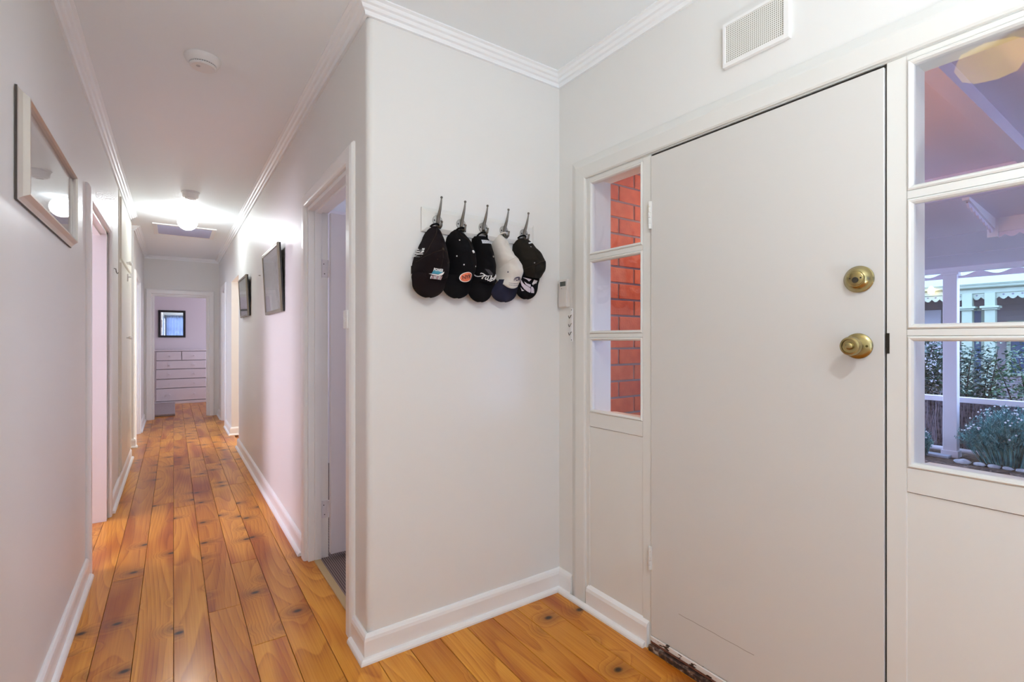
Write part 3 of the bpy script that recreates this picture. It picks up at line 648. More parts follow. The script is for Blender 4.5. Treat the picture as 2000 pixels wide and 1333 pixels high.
SP = [(0, 0), (0, 0.024), (0.003, 0.031), (0.008, 0.030), (0.018, 0.016), (0.026, 0.008), (0.030, 0.0065), (0.030, 0)]
MOUNT = mat('cream_mount', (0.74, 0.72, 0.68), 0.8)
p = framed('framed_picture', 'wide champagne silver framed print on the near hall wall', 0.93, 0.335, SP, SILVER, art('pale_sketch', (0.55, 0.54, 0.52), (0.68, 0.67, 0.64), (0.74, 0.72, 0.68), 5.0), MOUNT, 0.045)
p.location = (XL + 0.001, 2.475, 1.8525); p.rotation_euler = (0, 0, R(90))
dk = mat('frame_side_brown', (0.05, 0.035, 0.025), 0.5)
box('frame_edge', (-0.4665, -0.0062, -0.169), (-0.4652, -0.0005, 0.169), dk, p); box('frame_edge', (-0.465, -0.0062, -0.1692), (0.465, -0.0005, -0.1678), dk, p)
RP = [(0, 0.012), (0, 0.024), (0.004, 0.026), (0.010, 0.0245), (0.015, 0.0262), (0.021, 0.024), (0.022, 0.021), (0.022, 0.012)]
A1 = art('grey_sea_print', (0.30, 0.34, 0.30), (0.46, 0.49, 0.45), (0.58, 0.60, 0.57), 4.0)
A2 = art('blue_grey_print', (0.30, 0.33, 0.36), (0.56, 0.58, 0.60), (0.34, 0.34, 0.32), 5.0)
p1 = framed('framed_picture', 'larger bronze framed print nearest the bedroom doorway', 0.70, 0.475, RP, BRONZE, A1, MOUNT, 0.0, BLACKW)
p1.location = (XR - 0.014, 4.01, 1.705); p1.rotation_euler = (R(3.0), 0, R(-90))
p2 = framed('framed_picture', 'smaller bronze framed print nearest the plain opening', 0.68, 0.41, RP, BRONZE, A2, MOUNT, 0.0, BLACKW)
p2.location = (XR - 0.013, 5.80, 1.715); p2.rotation_euler = (R(3.0), 0, R(-90))
nl = lathe('wall_nail', [(0.0001, 0), (0.0035, 0), (0.0035, 0.004), (0.0015, 0.005), (0.0015, 0.016), (0.0001, 0.016)], DARK, (XR + 0.001, 4.83, 1.84), (-1, 0, 0), 10)
tag(nl, 'bare nail in the wall between the two bronze framed prints', 'nail')

# ------------------------------------------------------------------ end room: dresser, framed print, mat
dr = empty('dresser', (0.13, 11.98, 0), 'white painted chest of drawers in the end room', 'dresser')
DX0, DX1, DY0, DY1 = -0.298, 0.560, 11.75, 12.20
body = boxes('carcass', [((DX0, DY0 + 0.012, 0.05), (DX0 + 0.02, DY1, 1.045)), ((DX1 - 0.02, DY0 + 0.012, 0.05), (DX1, DY1, 1.045)), ((DX0 + 0.02, DY0 + 0.045, 0.05), (DX1 - 0.02, DY1, 1.045)), ((DX0 - 0.012, DY0 - 0.012, 0.0), (DX1 + 0.012, DY1, 0.05))], LINENW, None, 0.002)
top = box('top', (DX0 - 0.014, DY0 - 0.012, 1.045), (DX1 + 0.014, DY1, 1.068), LINENW, None, 0.004)
adopt(dr, body, top)
def drawer(x0, x1, z0, z1, kx):
    d = box('drawer', (x0, DY0 - 0.004, z0), (x1, DY0 + 0.045, z1), LINENW, None, 0.004)
    for x in kx: lathe('knob', [(0.0001, 0), (0.010, 0), (0.009, 0.012), (0.017, 0.022), (0.016, 0.030), (0.0001, 0.033)], LINENW, (x, DY0 - 0.004, (z0 + z1) / 2), (0, -1, 0), 14, d)
    adopt(dr, d)
xm = (DX0 + DX1) / 2
drawer(DX0 + 0.02, xm - 0.008, 0.866, 1.034, [DX0 + 0.235]); drawer(xm + 0.008, DX1 - 0.02, 0.866, 1.034, [DX1 - 0.215])
for z0, z1 in ((0.694, 0.850), (0.502, 0.678), (0.318, 0.486), (0.066, 0.302)): drawer(DX0 + 0.02, DX1 - 0.02, z0, z1, [DX0 + 0.235, DX1 - 0.215])
FP = [(0, 0), (0, 0.014), (0.006, 0.022), (0.036, 0.024), (0.042, 0.018), (0.042, 0)]
pm = framed('wall_mirror', 'square black framed mirror over the dresser reflecting a blue window', 0.46, 0.555, FP, BLACKW, mat('mirror_silver', (0.88, 0.89, 0.92), 0.01, Metallic=1.0), MOUNT, 0.0, None)
pm['category'] = 'mirror'; pm.location = (-0.025, 12.249, 1.595)
tag(box('floor_mat', (-0.335, 9.92, 0.0), (0.022, 11.72, 0.036), mottled(mat('taupe_felt', (0.34, 0.28, 0.27), 0.9), (0.30, 0.25, 0.24), (0.38, 0.32, 0.31), 60), bevel=0.006), 'thick taupe mat on the boards before the dresser', 'mat')
# dark tall block standing in for the dark gap beside the dresser
tag(boxes('dark_gap_block', [((0.578, 11.90, 0.0), (0.640, 12.20, 1.02))], mat('dark_gap_fill', (0.03, 0.025, 0.03), 0.5), bevel=0.004), 'dark narrow block filling the dark gap between dresser and door edge', 'panel')

# ------------------------------------------------------------------ coat rack
HX = [0.928, 1.042, 1.156, 1.270, 1.385]
rk = empty('coat_rack', (1.15, YC, 1.78), 'white wooden coat rail with five steel hooks holding the caps', 'coat rack')
rx0, rx1, rz0, rz1 = 0.860, 1.452, 1.728, 1.832
V = [(rx0, YC, rz0), (rx1, YC, rz0), (rx1, YC, rz1), (rx0, YC, rz1), (rx0, YC - 0.010, rz0), (rx1, YC - 0.010, rz0), (rx1, YC - 0.010, rz1), (rx0, YC - 0.010, rz1),
     (rx0 + 0.018, YC - 0.020, rz0 + 0.018), (rx1 - 0.018, YC - 0.020, rz0 + 0.018), (rx1 - 0.018, YC - 0.020, rz1 - 0.018), (rx0 + 0.018, YC - 0.020, rz1 - 0.018)]
F = [(0, 1, 2, 3), (8, 9, 10, 11)] + [(i, (i + 1) % 4, 4 + (i + 1) % 4, 4 + i) for i in range(4)] + [(4 + i, 4 + (i + 1) % 4, 8 + (i + 1) % 4, 8 + i) for i in range(4)]
adopt(rk, mesh('rail', V, F, FRAMEM))
def bez(p0, p1, p2, n):
    return [tuple((1 - t) ** 2 * a + 2 * t * (1 - t) * b + t * t * c for a, b, c in zip(p0, p1, p2)) for t in [i / n for i in range(n + 1)]]
for x in HX:
    yb = YC - 0.020; z = 1.779
    pts = [(x, yb, z - 0.026), (x, yb - 0.004, z - 0.01), (x, yb - 0.008, z + 0.004)] + bez((x, yb - 0.012, z + 0.018), (x, yb - 0.034, z + 0.055), (x + 0.002, yb - 0.036, z + 0.092), 8)
    rad = [0.007, 0.0078, 0.0078] + [0.0072 - 0.0045 * i / 8 for i in range(9)]
    hook = tube('hook', pts, rad, STEEL, None, 12)
    tip = lathe('ball_tip', [(0.0001, -0.0058), (0.004, -0.0042), (0.0058, 0), (0.004, 0.0042), (0.0001, 0.0058)], STEEL, pts[-1], seg=12, parent=hook)
    lathe('rose', [(0.0001, 0), (0.0235, 0), (0.0225, 0.004), (0.0001, 0.005)], PEWT, (x, yb, z), (0, -1, 0), 28, hook)
    for s in (-1, 1): lathe('screw', [(0.0001, 0), (0.0034, 0), (0.0025, 0.0015), (0.0001, 0.0015)], DARK, (x + s * 0.0155, yb - 0.0046, z), (0, -1, 0), 10, hook)
    low = [(x, yb - 0.004, z - 0.014), (x, yb - 0.014, z - 0.028), (x, yb - 0.026, z - 0.034), (x, yb - 0.037, z - 0.028), (x + 0.001, yb - 0.041, z - 0.012)]
    tube('lower_prong', low, [0.0085, 0.0075, 0.006, 0.005, 0.0042], STEEL, hook, 10)
    lathe('ball_tip', [(0.0001, -0.005), (0.0036, -0.0036), (0.005, 0), (0.0036, 0.0036), (0.0001, 0.005)], STEEL, low[-1], seg=12, parent=hook)
    adopt(rk, hook)

# ------------------------------------------------------------------ caps
def fabric(name, color, sheen=0.12):
    m = mat(name, color, 0.9, Sheen_Weight=sheen * 0.4, Sheen_Roughness=0.45, Specular_IOR_Level=0.12)
    t, n, l, b = nt(m); tc = n.new('ShaderNodeTexCoord')
    no = N(n, 'ShaderNodeTexNoise', Scale=900.0, Detail=1.0); bu = N(n, 'ShaderNodeBump', Strength=0.25, Distance=0.0005)
    l.new(tc.outputs['Object'], no.inputs['Vector']); l.new(no.outputs['Fac'], bu.inputs['Height']); l.new(bu.outputs['Normal'], b.inputs['Normal'])
    return m
WHITE_TH = mat('white_thread', (0.78, 0.77, 0.76), 0.7)
YW = YC - 0.004
class Cap:
    def __init__(s, levels, zb, drop, dep, amp, seed, pinch=2.0):
        s.L = sorted(levels, reverse=True); s.zt = s.L[0][0]; s.zb = zb; s.drop = drop; s.dep = dep; s.amp = amp; s.seed = seed; s.p = pinch; s.full = True
    def at(s, z, tab):
        if z >= tab[0][0]: return tab[0][1:]
        for a, b in zip(tab, tab[1:]):
            if z >= b[0]:
                t = (a[0] - z) / (a[0] - b[0]); t = t * t * (3 - 2 * t) * 0.5 + t * 0.5
                return tuple(p + (q - p) * t for p, q in zip(a[1:], b[1:]))
        return tab[-1][1:]
    def edge(s, z): return s.at(z, s.L)
    def depth(s, z): return s.at(z, s.dep)[0]
    def y(s, x, z, lift=0.0):
        xl, xr = s.edge(z); u = (x - (xl + xr) / 2) / ((xr - xl) / 2); u = max(-1, min(1, u))
        d = s.depth(z) * (1 - abs(u) ** s.p) ** (1 / s.p)
        d += s.amp * (noise.noise(Vector((x * 20 + s.seed, z * 17, s.seed))) + 0.35 * noise.noise(Vector((x * 60 + z * 30, z * 38 - x * 20, s.seed)))) * (1 - u * u)
        return YW - max(d, 0.0) - lift
    def crown(s, m, parent):
        nu, nz = 36, 34; V, F = [], []
        for j in range(nz + 1):
            for i in range(nu + 1):
                u = -math.cos(math.pi * i / nu)
                zb = s.zb - s.drop * (1 - u * u)
                z = s.zt + (zb - s.zt) * j / nz
                xl, xr = s.edge(z); x = (xl + xr) / 2 + u * (xr - xl) / 2
                V.append((x, s.y(x, z), z))
        for j in range(nz):
            for i in range(nu): a = j * (nu + 1) + i; F.append((a, a + 1, a + nu + 2, a + nu + 1))
        k = len(V)                         # inner lip so that the crown has an underside
        for i in range(nu + 1):
            x, y, z = V[nz * (nu + 1) + i]; V.append((x, YW - (YW - y) * 0.82, z + 0.004))
        for i in range(nu): a = nz * (nu + 1) + i; F.append((a, a + 1, k + i + 1, k + i))
        k2 = len(V)
        for i in range(nu + 1): x, y, z = V[k + i]; V.append((x, YW - (YW - y) * 0.3, z + 0.03))
        for i in range(nu): F.append((k + i, k + i + 1, k2 + i + 1, k2 + i))
        # flat back
        b0 = len(V)
        for j in range(nz + 1):
            z = V[j * (nu + 1)][2]; xl, xr = s.edge(z); V.append((xl, YW, z)); V.append((xr, YW, z))
        for j in range(nz): F.append((b0 + 2 * j, b0 + 2 * j + 1, b0 + 2 * j + 3, b0 + 2 * j + 2))
        return mesh('crown', V, F, m, parent, True)
    def brim(s, m, parent, z1, outline, d0, d1, bow):
        tab = sorted(outline, reverse=True); z0 = tab[0][0]; nu, nz = 28, 26; V, F = [], []; s.zr = z1 + 0.052
        for j in range(nz + 1):
            t = j / nz; t = 1 - (1 - t) ** 1.8; z = z0 + (z1 - z0) * t
            xl, xr = s.bw(z, tab, z1)
            for i in range(nu + 1):
                u = -1 + 2 * i / nu
                d = (d0 + (d1 - d0) * t) * (1 - bow * u * u)
                V.append(((xl + xr) / 2 + u * (xr - xl) / 2, YW - d, z))
        for j in range(nz):
            for i in range(nu): a = j * (nu + 1) + i; F.append((a, a + 1, a + nu + 2, a + nu + 1))
        s.bt = (tab, z0, z1, d0, d1, bow)
        o = mesh('brim', V, F, m, parent, True)
        md = o.modifiers.new('thickness', 'SOLIDIFY'); md.thickness = 0.0035; md.offset = 0
        return o
    def bw(s, z, tab, z1):
        f_ = 1.0 if s.full else max(0.0, min(1.0, (tab[0][0] - z - 0.006) / 0.045)); xl, xr = s.at(z, tab); xl += 0.010 * (1 - f_) - 0.016 * f_; xr += 0.003 * f_ - 0.006 * (1 - f_)
        k = max(0.0, min(1.0, (s.zr - z) / (s.zr - z1))); c_, h_ = (xl + xr) / 2, (xr - xl) / 2
        h_ *= max(0.02, (1 - k ** 2.2)) ** 0.5
        return c_ - h_, c_ + h_
    def by(s, x, z, lift):
        tab, z0, z1, d0, d1, bow = s.bt; xl, xr = s.bw(z, tab, z1); u = (x - (xl + xr) / 2) / ((xr - xl) / 2)
        t = (z0 - z) / (z0 - z1); return YW - (d0 + (d1 - d0) * t) * (1 - bow * u * u) - lift
    def line(s, name, pts, r, m, parent, lift=0.0005, n=18):
        P = []
        for k in range(n + 1):
            t = k / n * (len(pts) - 1); i = min(int(t), len(pts) - 2); f = t - i
            x = pts[i][0] * (1 - f) + pts[i + 1][0] * f; z = pts[i][1] * (1 - f) + pts[i + 1][1] * f
            P.append((x, s.y(x, z, lift), z))
        return tube(name, P, r, m, parent, 6)
    def dot(s, name, x, z, r, m, parent, h=0.0015):
        y = s.y(x, z); e = 0.003
        nx = (s.y(x + e, z) - s.y(x - e, z)) / (2 * e); nz_ = (s.y(x, z + e) - s.y(x, z - e)) / (2 * e)
        return lathe(name, [(0.0001, -0.001), (r, -0.001), (r, h * 0.5), (r * 0.6, h), (0.0001, h)], m, (x, y, z), (nx, -1, nz_), 14, parent)
    def patch(s, name, poly, m, parent, lift=0.0022, brim=False, th=0.001):
        """a flat shape (x,z outline) laid on the cloth"""
        bm = bmesh.new(); vs = [bm.verts.new((x, 0, z)) for x, z in poly]; bm.faces.new(vs)
        bmesh.ops.triangulate(bm, faces=bm.faces[:])
        for _ in range(2): bmesh.ops.subdivide_edges(bm, edges=bm.edges[:], cuts=1, use_grid_fill=True)
        for v in bm.verts: v.co.y = s.by(v.co.x, v.co.z, lift) if brim else s.y(v.co.x, v.co.z, lift)
        return from_bm(name, bm, m, parent)
    def text(s, name, body, size, x, z, m, parent, ang=0.0, shear=0.0, sx=1.0, lift=0.0028, curve=None, bold=0.0, brim=False):
        cu = D.curves.new('txt', 'FONT'); cu.body = body; cu.size = size; cu.align_x = 'CENTER'; cu.align_y = 'CENTER'; cu.shear = shear; cu.offset = bold; cu.resolution_u = 2
        to = D.objects.new('txt', cu); COL.objects.link(to)
        dg = bpy.context.evaluated_depsgraph_get(); me = D.meshes.new_from_object(to.evaluated_get(dg))
        D.objects.remove(to); D.curves.remove(cu); me.name = name
        ca, sa = math.cos(ang), math.sin(ang)
        for v in me.vertices:
            a, b = v.co.x * sx, v.co.y
            if curve: b += curve * a * a / 0.03
            X = x + a * ca - b * sa; Z = z + a * sa + b * ca
            v.co = Vector((X, s.by(X, Z, lift) if brim else s.y(X, Z, lift), Z))
        return put(name, me, m, parent)
    def strap(s, hx, w, h, m, parent, z0=None, r=0.0042):
        """the back strap looped over the hook"""
        z0 = z0 or s.zt - 0.004
        P = []
        for i in range(15):
            a = math.pi * i / 14
            P.append((hx - w * math.cos(a), YC - 0.022 - 0.020 * math.sin(a) ** 2, z0 + h * math.sin(a)))
        return tube('strap', P, r, m, parent, 8)

BLK1 = fabric('black_brown_cotton', (0.010, 0.006, 0.007), 0.05); BLK1B = fabric('faded_black_cotton', (0.030, 0.021, 0.015), 0.12)
BLK2 = fabric('jet_black_cotton', (0.0045, 0.004, 0.005), 0.04); CREAM = fabric('cream_cotton', (0.62, 0.58, 0.53), 0.1); NAVY = fabric('navy_cotton', (0.018, 0.018, 0.034), 0.05)
BLK5 = fabric('washed_black_cotton', (0.015, 0.012, 0.009), 0.08)
GREY = mat('grey_eyelet', (0.35, 0.34, 0.33), 0.5)
CG = 'baseball caps hanging on the coat rack'

# cap one
e = empty('baseball_cap', (HX[0], YC, 1.75), 'faded black cap with teal and white wave logo, first on the rail', 'cap', CG)
c = Cap([(1.752, .900, .930), (1.736, .884, .946), (1.70, .866, .957), (1.656, .846, .964), (1.615, .827, .972), (1.588, .820, .978), (1.56, .815, .976), (1.528, .815, .966), (1.50, .818, .950)],
        1.545, 0.030, [(1.752, .030), (1.72, .052), (1.68, .082), (1.64, .104), (1.60, .108), (1.54, .100), (1.48, .09)], 0.010, 3.1)
K = []
K.append(c.crown(BLK1, None)); K.append(c.brim(BLK1, None, 1.446, [(1.545, .816, .962), (1.528, .811, .958), (1.501, .816, .944), (1.44, .828, .934)], .086, .060, .38))
K.append(c.strap(0.915, 0.020, 0.012, BLK2, None))
K.append(c.dot('button', .910, 1.643, .006, BLK1B, None, .004))
K.append(c.line('seam', [(.910, 1.640), (.875, 1.627), (.845, 1.610), (.824, 1.592)], .0012, BLK1B, None)); K.append(c.line('seam', [(.910, 1.640), (.935, 1.628), (.962, 1.596)], .0012, BLK1B, None))
K.append(c.line('seam', [(.918, 1.742), (.895, 1.70), (.868, 1.66), (.850, 1.625), (.826, 1.600)], .0016, BLK1B, None)); K.append(c.line('seam', [(.910, 1.640), (.905, 1.58), (.895, 1.53)], .0009, BLK1B, None))
for x, z in ((.884, 1.598), (.938, 1.590)): K.append(c.dot('eyelet', x, z, .0028, BLK1B, None))
TEAL = mat('teal_thread', (0.03, 0.23, 0.33), 0.6)
K.append(c.patch('emblem_teal', [(.872, 1.556), (.912, 1.552), (.904, 1.537), (.864, 1.540)], TEAL, None, .0018))
K.append(c.text('emblem_lettering', 'POWER', .0165, .890, 1.555, WHITE_TH, None, -.06, .25, .72, .0032, bold=.0006))
K.append(c.patch('emblem_wave', [(.853, 1.5395), (.866, 1.5385), (.890, 1.5365), (.906, 1.541), (.919, 1.551), (.916, 1.543), (.906, 1.5345), (.890, 1.5315), (.868, 1.5345)], WHITE_TH, None, .0034))
PINKT = mat('pale_red_thread', (0.62, 0.42, 0.45), 0.7)
for i in range(8):
    x = .860 + i * .0062; K.append(c.patch('emblem_bar', [(x + .002, 1.532), (x + .0055, 1.5315), (x + .0035, 1.519 - i * .0004), (x, 1.5195 - i * .0004)], WHITE_TH if i % 3 != 1 else PINKT, None, .0030))
K.append(c.text('side_lettering', 'NGE', .026, .836, 1.632, WHITE_TH, None, R(68), 0, .8, .0022, bold=.001))
adopt(e, *K)

# cap two
e = empty('baseball_cap', (HX[1], YC, 1.75), 'jet black cap with round orange badge and white button', 'cap', CG)
c = Cap([(1.752, 1.005, 1.045), (1.738, .992, 1.060), (1.711, .978, 1.083), (1.683, .972, 1.097), (1.647, .972, 1.108), (1.61, .972, 1.111), (1.572, .970, 1.106), (1.533, .962, 1.088), (1.50, .958, 1.08)],
        1.548, 0.030, [(1.752, .024), (1.73, .050), (1.69, .082), (1.645, .098), (1.60, .096), (1.54, .088), (1.48, .08)], 0.009, 8.4)
K = [c.crown(BLK2, None), c.brim(BLK2, None, 1.450, [(1.548, .962, 1.085), (1.533, .955, 1.084), (1.509, .952, 1.078), (1.44, .966, 1.068)], .076, .052, .38)]
K.append(c.strap(1.040, 0.022, 0.012, BLK2, None)); K.append(c.dot('button', 1.064, 1.650, .0068, WHITE_TH, None, .004))
K.append(c.line('seam', [(1.064, 1.650), (1.03, 1.642), (1.00, 1.628), (.978, 1.60)], .0009, BLK1, None)); K.append(c.line('seam', [(1.064, 1.650), (1.085, 1.635), (1.103, 1.60)], .0009, BLK1, None)); K.append(c.line('seam', [(1.02, 1.73), (1.05, 1.70), (1.064, 1.652)], .0016, BLK1B, None))
for x, z in ((1.007, 1.697), (1.017, 1.590), (1.083, 1.590), (.993, 1.627)): K.append(c.dot('eyelet', x, z, .0030, WHITE_TH, None))
ORG = mat('orange_badge', (0.72, 0.16, 0.07), 0.6)
def ell(cx, cz, a, b, rot, n=22):
    return [(cx + a * math.cos(t) * math.cos(rot) - b * math.sin(t) * math.sin(rot), cz + a * math.cos(t) * math.sin(rot) + b * math.sin(t) * math.cos(rot)) for t in [2 * math.pi * i / n for i in range(n)]]
K.append(c.patch('badge_rim', ell(1.030, 1.538, .0315, .0205, .30), WHITE_TH, None, .0016)); K.append(c.patch('badge', ell(1.030, 1.538, .0285, .0180, .30), ORG, None, .0026))
K.append(c.text('badge_lettering', 'NYK', .022, 1.030, 1.538, mat('badge_dark', (0.10, 0.02, 0.015), 0.7), None, .22, .1, .95, .0042, bold=.0007))
adopt(e, *K)

# cap three
e = empty('baseball_cap', (HX[2], YC, 1.75), 'narrow black cap with white script lettering, middle of the rail', 'cap', CG)
c = Cap([(1.736, 1.112, 1.182), (1.722, 1.106, 1.190), (1.696, 1.104, 1.196), (1.649, 1.110, 1.204), (1.606, 1.105, 1.212), (1.557, 1.095, 1.212), (1.518, 1.084, 1.20), (1.49, 1.08, 1.19)],
        1.545, 0.028, [(1.736, .040), (1.70, .066), (1.66, .080), (1.60, .088), (1.54, .084), (1.48, .078)], 0.012, 13.7)
K = [c.crown(BLK2, None), c.brim(BLK2, None, 1.439, [(1.545, 1.090, 1.206), (1.518, 1.078, 1.198), (1.484, 1.081, 1.187), (1.43, 1.090, 1.184)], .072, .050, .38)]
K.append(c.strap(1.150, 0.026, 0.022, BLK2, None))
K.append(c.patch('strap_label', [(1.128, 1.716), (1.180, 1.718), (1.180, 1.702), (1.128, 1.699)], mat('label_white', (0.62, 0.63, 0.68), 0.6), None, .0025)); K.append(c.text('label_lettering', 'OOOO', .013, 1.154, 1.708, mat('label_grey', (0.28, 0.29, 0.36), 0.6), None, 0.03, 0, 1.1, .004))
for x, z in ((1.172, 1.641),): K.append(c.dot('eyelet', x, z, .0045, GREY, None))
K.append(c.patch('fold', [(1.128, 1.583), (1.146, 1.580), (1.170, 1.556), (1.150, 1.555)], fabric('charcoal_lining', (0.055, 0.05, 0.055)), None, .0030))
# script lettering drawn as stitched strokes
def stroke(P, r=0.0021):
    pts = []
    for i in range(len(P) - 1):
        for t in (0, .25, .5, .75): pts.append((P[i][0] * (1 - t) + P[i + 1][0] * t, P[i][1] * (1 - t) + P[i + 1][1] * t))
    pts.append(P[-1]); return tube('script_stroke', [(x, c.y(x, z, .0025), z) for x, z in pts], r, WHITE_TH, None, 6)
ox, oz = 1.100, 1.552
for s_ in ([(.000, .006), (.001, .001), (.006, -.002), (.014, -.001), (.024, .002)], [(.012, .008), (.014, .011), (.020, .008), (.028, .002), (.038, -.001), (.044, .001)],
           [(.026, .001), (.016, -.008), (.014, -.011), (.018, -.011)], [(.030, -.004), (.024, -.012), (.026, -.015), (.031, -.013)], [(.040, -.004), (.033, -.015), (.035, -.019), (.041, -.016)],
           [(.047, .000), (.052, .002), (.044, -.018), (.046, -.021), (.052, -.018)], [(.052, -.012), (.057, -.008), (.054, -.006), (.051, -.014), (.054, -.018), (.060, -.015)], [(.062, -.005), (.061, -.013), (.066, -.014), (.070, -.009)], [(.072, .000), (.070, -.009), (.076, -.006)], [(.068, -.001), (.078, .003)], [(.078, .010), (.076, -.004), (.084, .002)], [(.074, .002), (.086, .007)]):
    K.append(stroke([(ox + a * 1.12, oz + b * 1.12) for a, b in s_]))
adopt(e, *K)

# cap four
e = empty('baseball_cap', (HX[3], YC, 1.75), 'cream cap with navy brim, the only pale one on the rail', 'cap', CG)
c = Cap([(1.756, 1.236, 1.262), (1.737, 1.222, 1.290), (1.708, 1.214, 1.300), (1.664, 1.216, 1.314), (1.641, 1.222, 1.333), (1.613, 1.228, 1.352), (1.583, 1.230, 1.356), (1.552, 1.226, 1.350), (1.52, 1.21, 1.335), (1.49, 1.20, 1.325)],
        1.545, 0.042, [(1.756, .026), (1.72, .050), (1.67, .076), (1.63, .104), (1.585, .108), (1.54, .094), (1.48, .082)], 0.012, 21.2)
c.full = False
K = [c.crown(CREAM, None), c.brim(NAVY, None, 1.444, [(1.545, 1.212, 1.338), (1.526, 1.203, 1.332), (1.491, 1.196, 1.322), (1.44, 1.200, 1.320)], .078, .056, .38)]
K.append(c.strap(1.262, 0.018, 0.014, CREAM, None))
K.append(c.line('seam', [(1.300, 1.648), (1.268, 1.640), (1.244, 1.622), (1.232, 1.600)], .0014, CREAM, None)); K.append(c.line('seam', [(1.300, 1.648), (1.33, 1.632), (1.350, 1.602)], .0014, CREAM, None)); K.append(c.line('seam', [(1.270, 1.72), (1.288, 1.69), (1.300, 1.65)], .0012, CREAM, None))
DKP = mat('plum_thread', (0.07, 0.06, 0.10), 0.7)
for x, z in ((1.250, 1.578), (1.327, 1.577)): K.append(c.dot('eyelet', x, z, .0036, DKP, None))
arcp = [(1.292 + .022 * math.cos(t), 1.540 + .017 * math.sin(t)) for t in [R(185 - 175 * i / 12) for i in range(13)]]
K.append(c.patch('emblem_arch', arcp + [(1.292 + .0185 * math.cos(t), 1.540 + .0135 * math.sin(t)) for t in [R(10 + 175 * i / 12) for i in range(13)]], DKP, None, .003))
K.append(c.text('emblem_lettering', 'On', .021, 1.291, 1.546, DKP, None, .1, .2, 1.0, .0035, bold=.001))
for dz in (0, -.0085): K.append(c.text('emblem_caption', '\u2014 \u2013\u2014 \u2014 \u2013', .013, 1.288, 1.527 + dz, DKP, None, .13, 0, 1.25, .0032, curve=.12, bold=.0004))
adopt(e, *K)

# cap five
e = empty('baseball_cap', (HX[4], YC, 1.75), 'washed black cap with white animal print on its brim, last on the rail', 'cap', CG)
c = Cap([(1.756, 1.350, 1.420), (1.742, 1.338, 1.438), (1.715, 1.330, 1.458), (1.684, 1.328, 1.484), (1.644, 1.332, 1.498), (1.614, 1.342, 1.496), (1.577, 1.348, 1.474), (1.555, 1.352, 1.458), (1.53, 1.36, 1.45)],
        1.575, 0.016, [(1.756, .026), (1.73, .050), (1.69, .082), (1.64, .106), (1.60, .106), (1.56, .090), (1.5, .08)], 0.010, 30.9)
K = [c.crown(BLK5, None), c.brim(BLK2, None, 1.464, [(1.588, 1.345, 1.460), (1.56, 1.338, 1.456), (1.534, 1.333, 1.450), (1.498, 1.337, 1.447), (1.46, 1.342, 1.444)], .064, .044, .30)]
K.append(c.strap(1.372, 0.022, 0.014, BLK2, None))
K.append(c.line('seam', [(1.462, 1.648), (1.42, 1.636), (1.385, 1.618), (1.350, 1.60)], .0012, BLK1B, None)); K.append(c.line('seam', [(1.462, 1.648), (1.48, 1.62), (1.484, 1.60)], .0012, BLK1B, None))
K.append(c.patch('strap_label', [(1.389, 1.733), (1.426, 1.744), (1.428, 1.738), (1.391, 1.727)], WHITE_TH, None, .0025))
for x, z in ((1.392, 1.711), (1.388, 1.630)): K.append(c.dot('eyelet', x, z, .0028, GREY, None))
PALE = mat('pale_lilac_print', (0.56, 0.50, 0.55), 0.7)
B = lambda n, pl, m=PALE, lf=.003: K.append(c.patch(n, pl, m, None, lf, True))
B('print_body', [(1.343, 1.552), (1.352, 1.538), (1.362, 1.530), (1.380, 1.521), (1.398, 1.515), (1.400, 1.500), (1.397, 1.494), (1.380, 1.499), (1.362, 1.509), (1.347, 1.525), (1.341, 1.540)])
B('print_back', [(1.358, 1.545), (1.374, 1.536), (1.396, 1.532), (1.397, 1.519), (1.380, 1.524), (1.366, 1.532)])
B('print_head', [(1.400, 1.524), (1.412, 1.522), (1.422, 1.512), (1.425, 1.500), (1.417, 1.500), (1.425, 1.494), (1.404, 1.494), (1.402, 1.505)])
B('print_tail', [(1.350, 1.563), (1.368, 1.561), (1.398, 1.557), (1.386, 1.554), (1.384, 1.546), (1.372, 1.554)])
B('print_fin', [(1.343, 1.517), (1.352, 1.508), (1.363, 1.501), (1.350, 1.500)])
K.append(c.patch('print_eye', ell(1.4185, 1.508, .0015, .003, 0, 10), DKP, None, .005, True))
for i in range(3): B('side_mark', [(1.404 + i * .010, 1.536 + i * .004), (1.415 + i * .010, 1.557 - i * .001), (1.4215 + i * .010, 1.556 - i * .001), (1.413 + i * .010, 1.531 + i * .004)], WHITE_TH)
adopt(e, *K)

# ------------------------------------------------------------------ outdoors
GZ = -0.12
mulch = mottled(bumped(mat('bark_mulch', (0.06, 0.035, 0.025), 0.95), 40, 0.9, 0.03), (0.035, 0.022, 0.018), (0.16, 0.095, 0.06), 30)
PWHT = mat('verandah_white_paint', (0.82, 0.78, 0.82), 0.5)
PSOF = mat('verandah_lining_paint', (0.84, 0.76, 0.86), 0.6)
st(box('ground', (1.76, -6, GZ - 0.2), (30, 14, GZ), mulch), 'bark mulch garden ground beyond the verandah', 'ground')
st(box('porch_floor', (1.80, -2.5, GZ), (4.6, 1.79, -0.03), mat('porch_concrete', (0.32, 0.30, 0.29), 0.8)), 'grey concrete porch slab outside the front door', 'porch floor')
